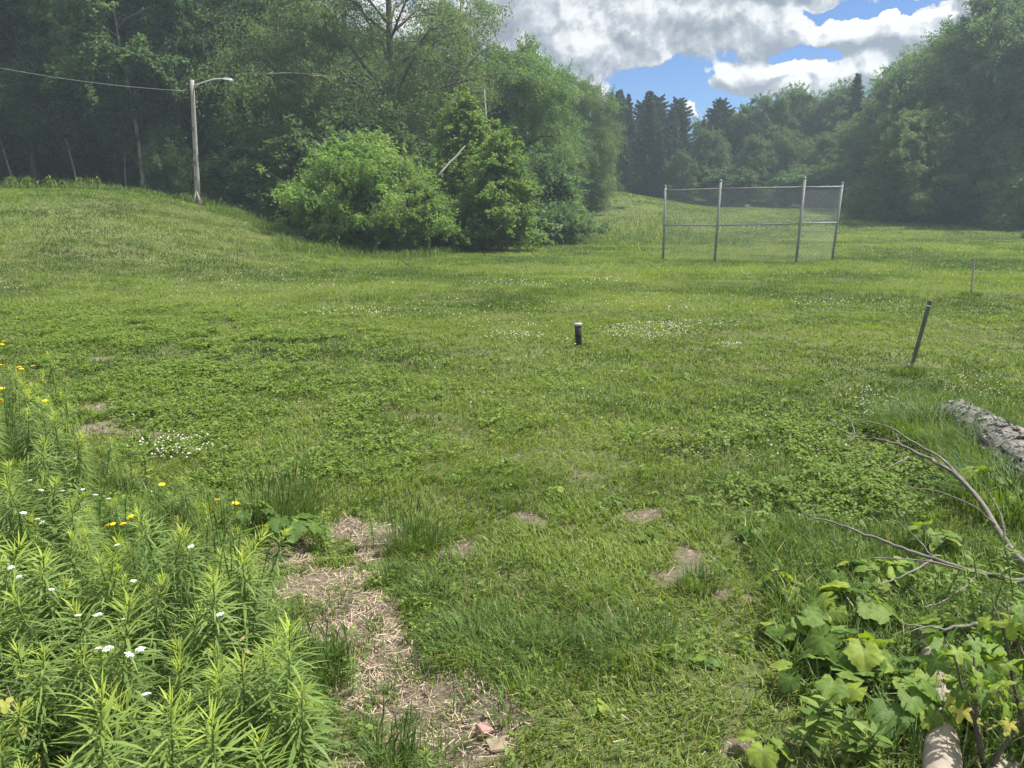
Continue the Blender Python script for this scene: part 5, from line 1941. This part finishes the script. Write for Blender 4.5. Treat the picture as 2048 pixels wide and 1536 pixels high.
def straw():
    rng = np.random.default_rng(14)
    x, y = scatter(1.5, 8.5, 8500, rng, 0.72)
    b = bare_mask(x, y)
    u, v = proj(x, y, height(x, y))
    clear = np.clip(fbm(x * 3.5, y * 3.5, 15) * 2.4 - 0.55, 0.12, 1)
    k = rng.uniform(0, 1, len(x)) < (b * clear * np.where((u < 1080) & (v > 1040) & ~((u > 880) & (v < 1140)), 1.0, 0.10) + 0.025)
    x, y = x[k], y[k]
    n = len(x)
    a = rng.uniform(0, 6.28, n)
    L = rng.gamma(1.8, 0.015, n) + 0.008
    d = np.stack([np.cos(a), np.sin(a), rng.normal(0, 0.10, n)], 1)
    C = np.stack([x, y, height(x, y) + rng.uniform(0.003, 0.016, n)], 1)
    N_ = unit(rng.normal(0, 0.3, (n, 3)) + [0, 0, 1.0])
    Dv = unit(d - N_ * np.sum(d * N_, 1, keepdims=True))
    S = np.cross(N_, Dv)
    w = rng.uniform(0.0005, 0.0016, n)[:, None]
    h = (L / 2)[:, None]
    V = np.stack([C - Dv * h - S * w, C - Dv * h + S * w, C + Dv * h + S * w * 0.7, C + Dv * h - S * w * 0.7], 1).reshape(-1, 3)
    o = obj('straw', mesh('straw', V, np.arange(len(V)).reshape(-1, 4), {'rnd': np.repeat(rng.uniform(0, 1, n), 4)}), M['straw'])
    tag(o, 'dry tan straw and cut stalks lying on the bare path', 'straw', kind='stuff')
    print('straws', n)


straw()


def clover():
    rng = np.random.default_rng(15)
    P = []
    for (u, v, ru, rv, n) in [(1300, 668, 100, 18, 230), (1030, 678, 60, 7, 60), (1460, 696, 25, 6, 36), (1385, 655, 90, 8, 60), (700, 630, 90, 10, 70), (1160, 690, 40, 8, 22),
                              (1760, 830, 60, 25, 60), (350, 905, 90, 26, 130), (1960, 780, 90, 25, 60), (1060, 570, 110, 7, 90), (1200, 563, 80, 5, 60), (600, 560, 200, 25, 70),
                              (300, 560, 250, 40, 40), (1700, 610, 150, 6, 50), (1420, 610, 240, 20, 60), (1500, 545, 300, 10, 60), (900, 620, 200, 30, 50), (1700, 800, 70, 20, 20), (1560, 890, 200, 50, 30),
                              (1150, 770, 300, 60, 30), (10, 580, 40, 4, 20), (1990, 560, 100, 20, 20), (1010, 655, 120, 10, 30)]:
        for i in range(n):
            a, r = rng.uniform(0, 6.28), math.sqrt(rng.uniform())
            P.append((u + ru * r * math.cos(a) * rng.uniform(0.7, 1.3), v + rv * r * math.sin(a)))
    P = np.array(P)
    # ground points on the nearly level lawn
    a, b = (P[:, 0] - W / 2) / F, (H / 2 - P[:, 1]) / F
    D = np.stack([a, CP + b * SP, -SP + b * CP], 1)
    z = np.zeros(len(P))
    for _ in range(8):
        t = (z - CAMZ) / D[:, 2]
        x, y = D[:, 0] * t, D[:, 1] * t
        z = height(x, y)
    base = np.array([[0, 0, 1], [1, 0, 0], [0, 1, 0], [-1, 0, 0], [0, -1, 0], [0, 0, -0.7]], dtype=float)
    tri = np.array([[0, 1, 2], [0, 2, 3], [0, 3, 4], [0, 4, 1], [5, 2, 1], [5, 3, 2], [5, 4, 3], [5, 1, 4]])
    n = len(P)
    s = rng.uniform(0.006, 0.0105, n) * np.clip(y / 9.0, 1, 1.6)
    V = base[None] * s[:, None, None] + np.stack([x, y, z + rng.uniform(0.045, 0.085, n)], 1)[:, None]
    T = (np.arange(n) * 6)[:, None, None] + tri[None]
    o = obj('clover_blossoms', mesh('clover_blossoms', V.reshape(-1, 3), T.reshape(-1, 3), {'rnd': np.repeat(rng.uniform(0, 1, n), 6)}), M['clover_flower'])
    tag(o, 'scattered small white clover blossoms in the lawn', 'clover', kind='stuff')


clover()


# ------------------------------------------------------------------ the air
def haze():
    A = Acc()
    A.box((0, 60, 12.0), (460, 460, 34.0))
    V = np.concatenate(A.V)
    me = A.mesh('haze')
    m = bpy.data.materials.new('thin_haze')
    m.use_nodes = True
    nt = NT(m.node_tree)
    nt.n.clear()
    out = nt.new('ShaderNodeOutputMaterial')
    v = nt.new('ShaderNodeVolumePrincipled')
    v.inputs['Color'].default_value = (0.70, 0.88, 1.0, 1)
    v.inputs['Density'].default_value = HAZE_DENSITY
    v.inputs['Anisotropy'].default_value = 0.25
    nt.link(v.outputs[0], out.inputs['Volume'])
    o = obj('haze', me, m)
    tag(o, 'thin pale summer haze over the whole field', 'haze', kind='stuff')


haze()
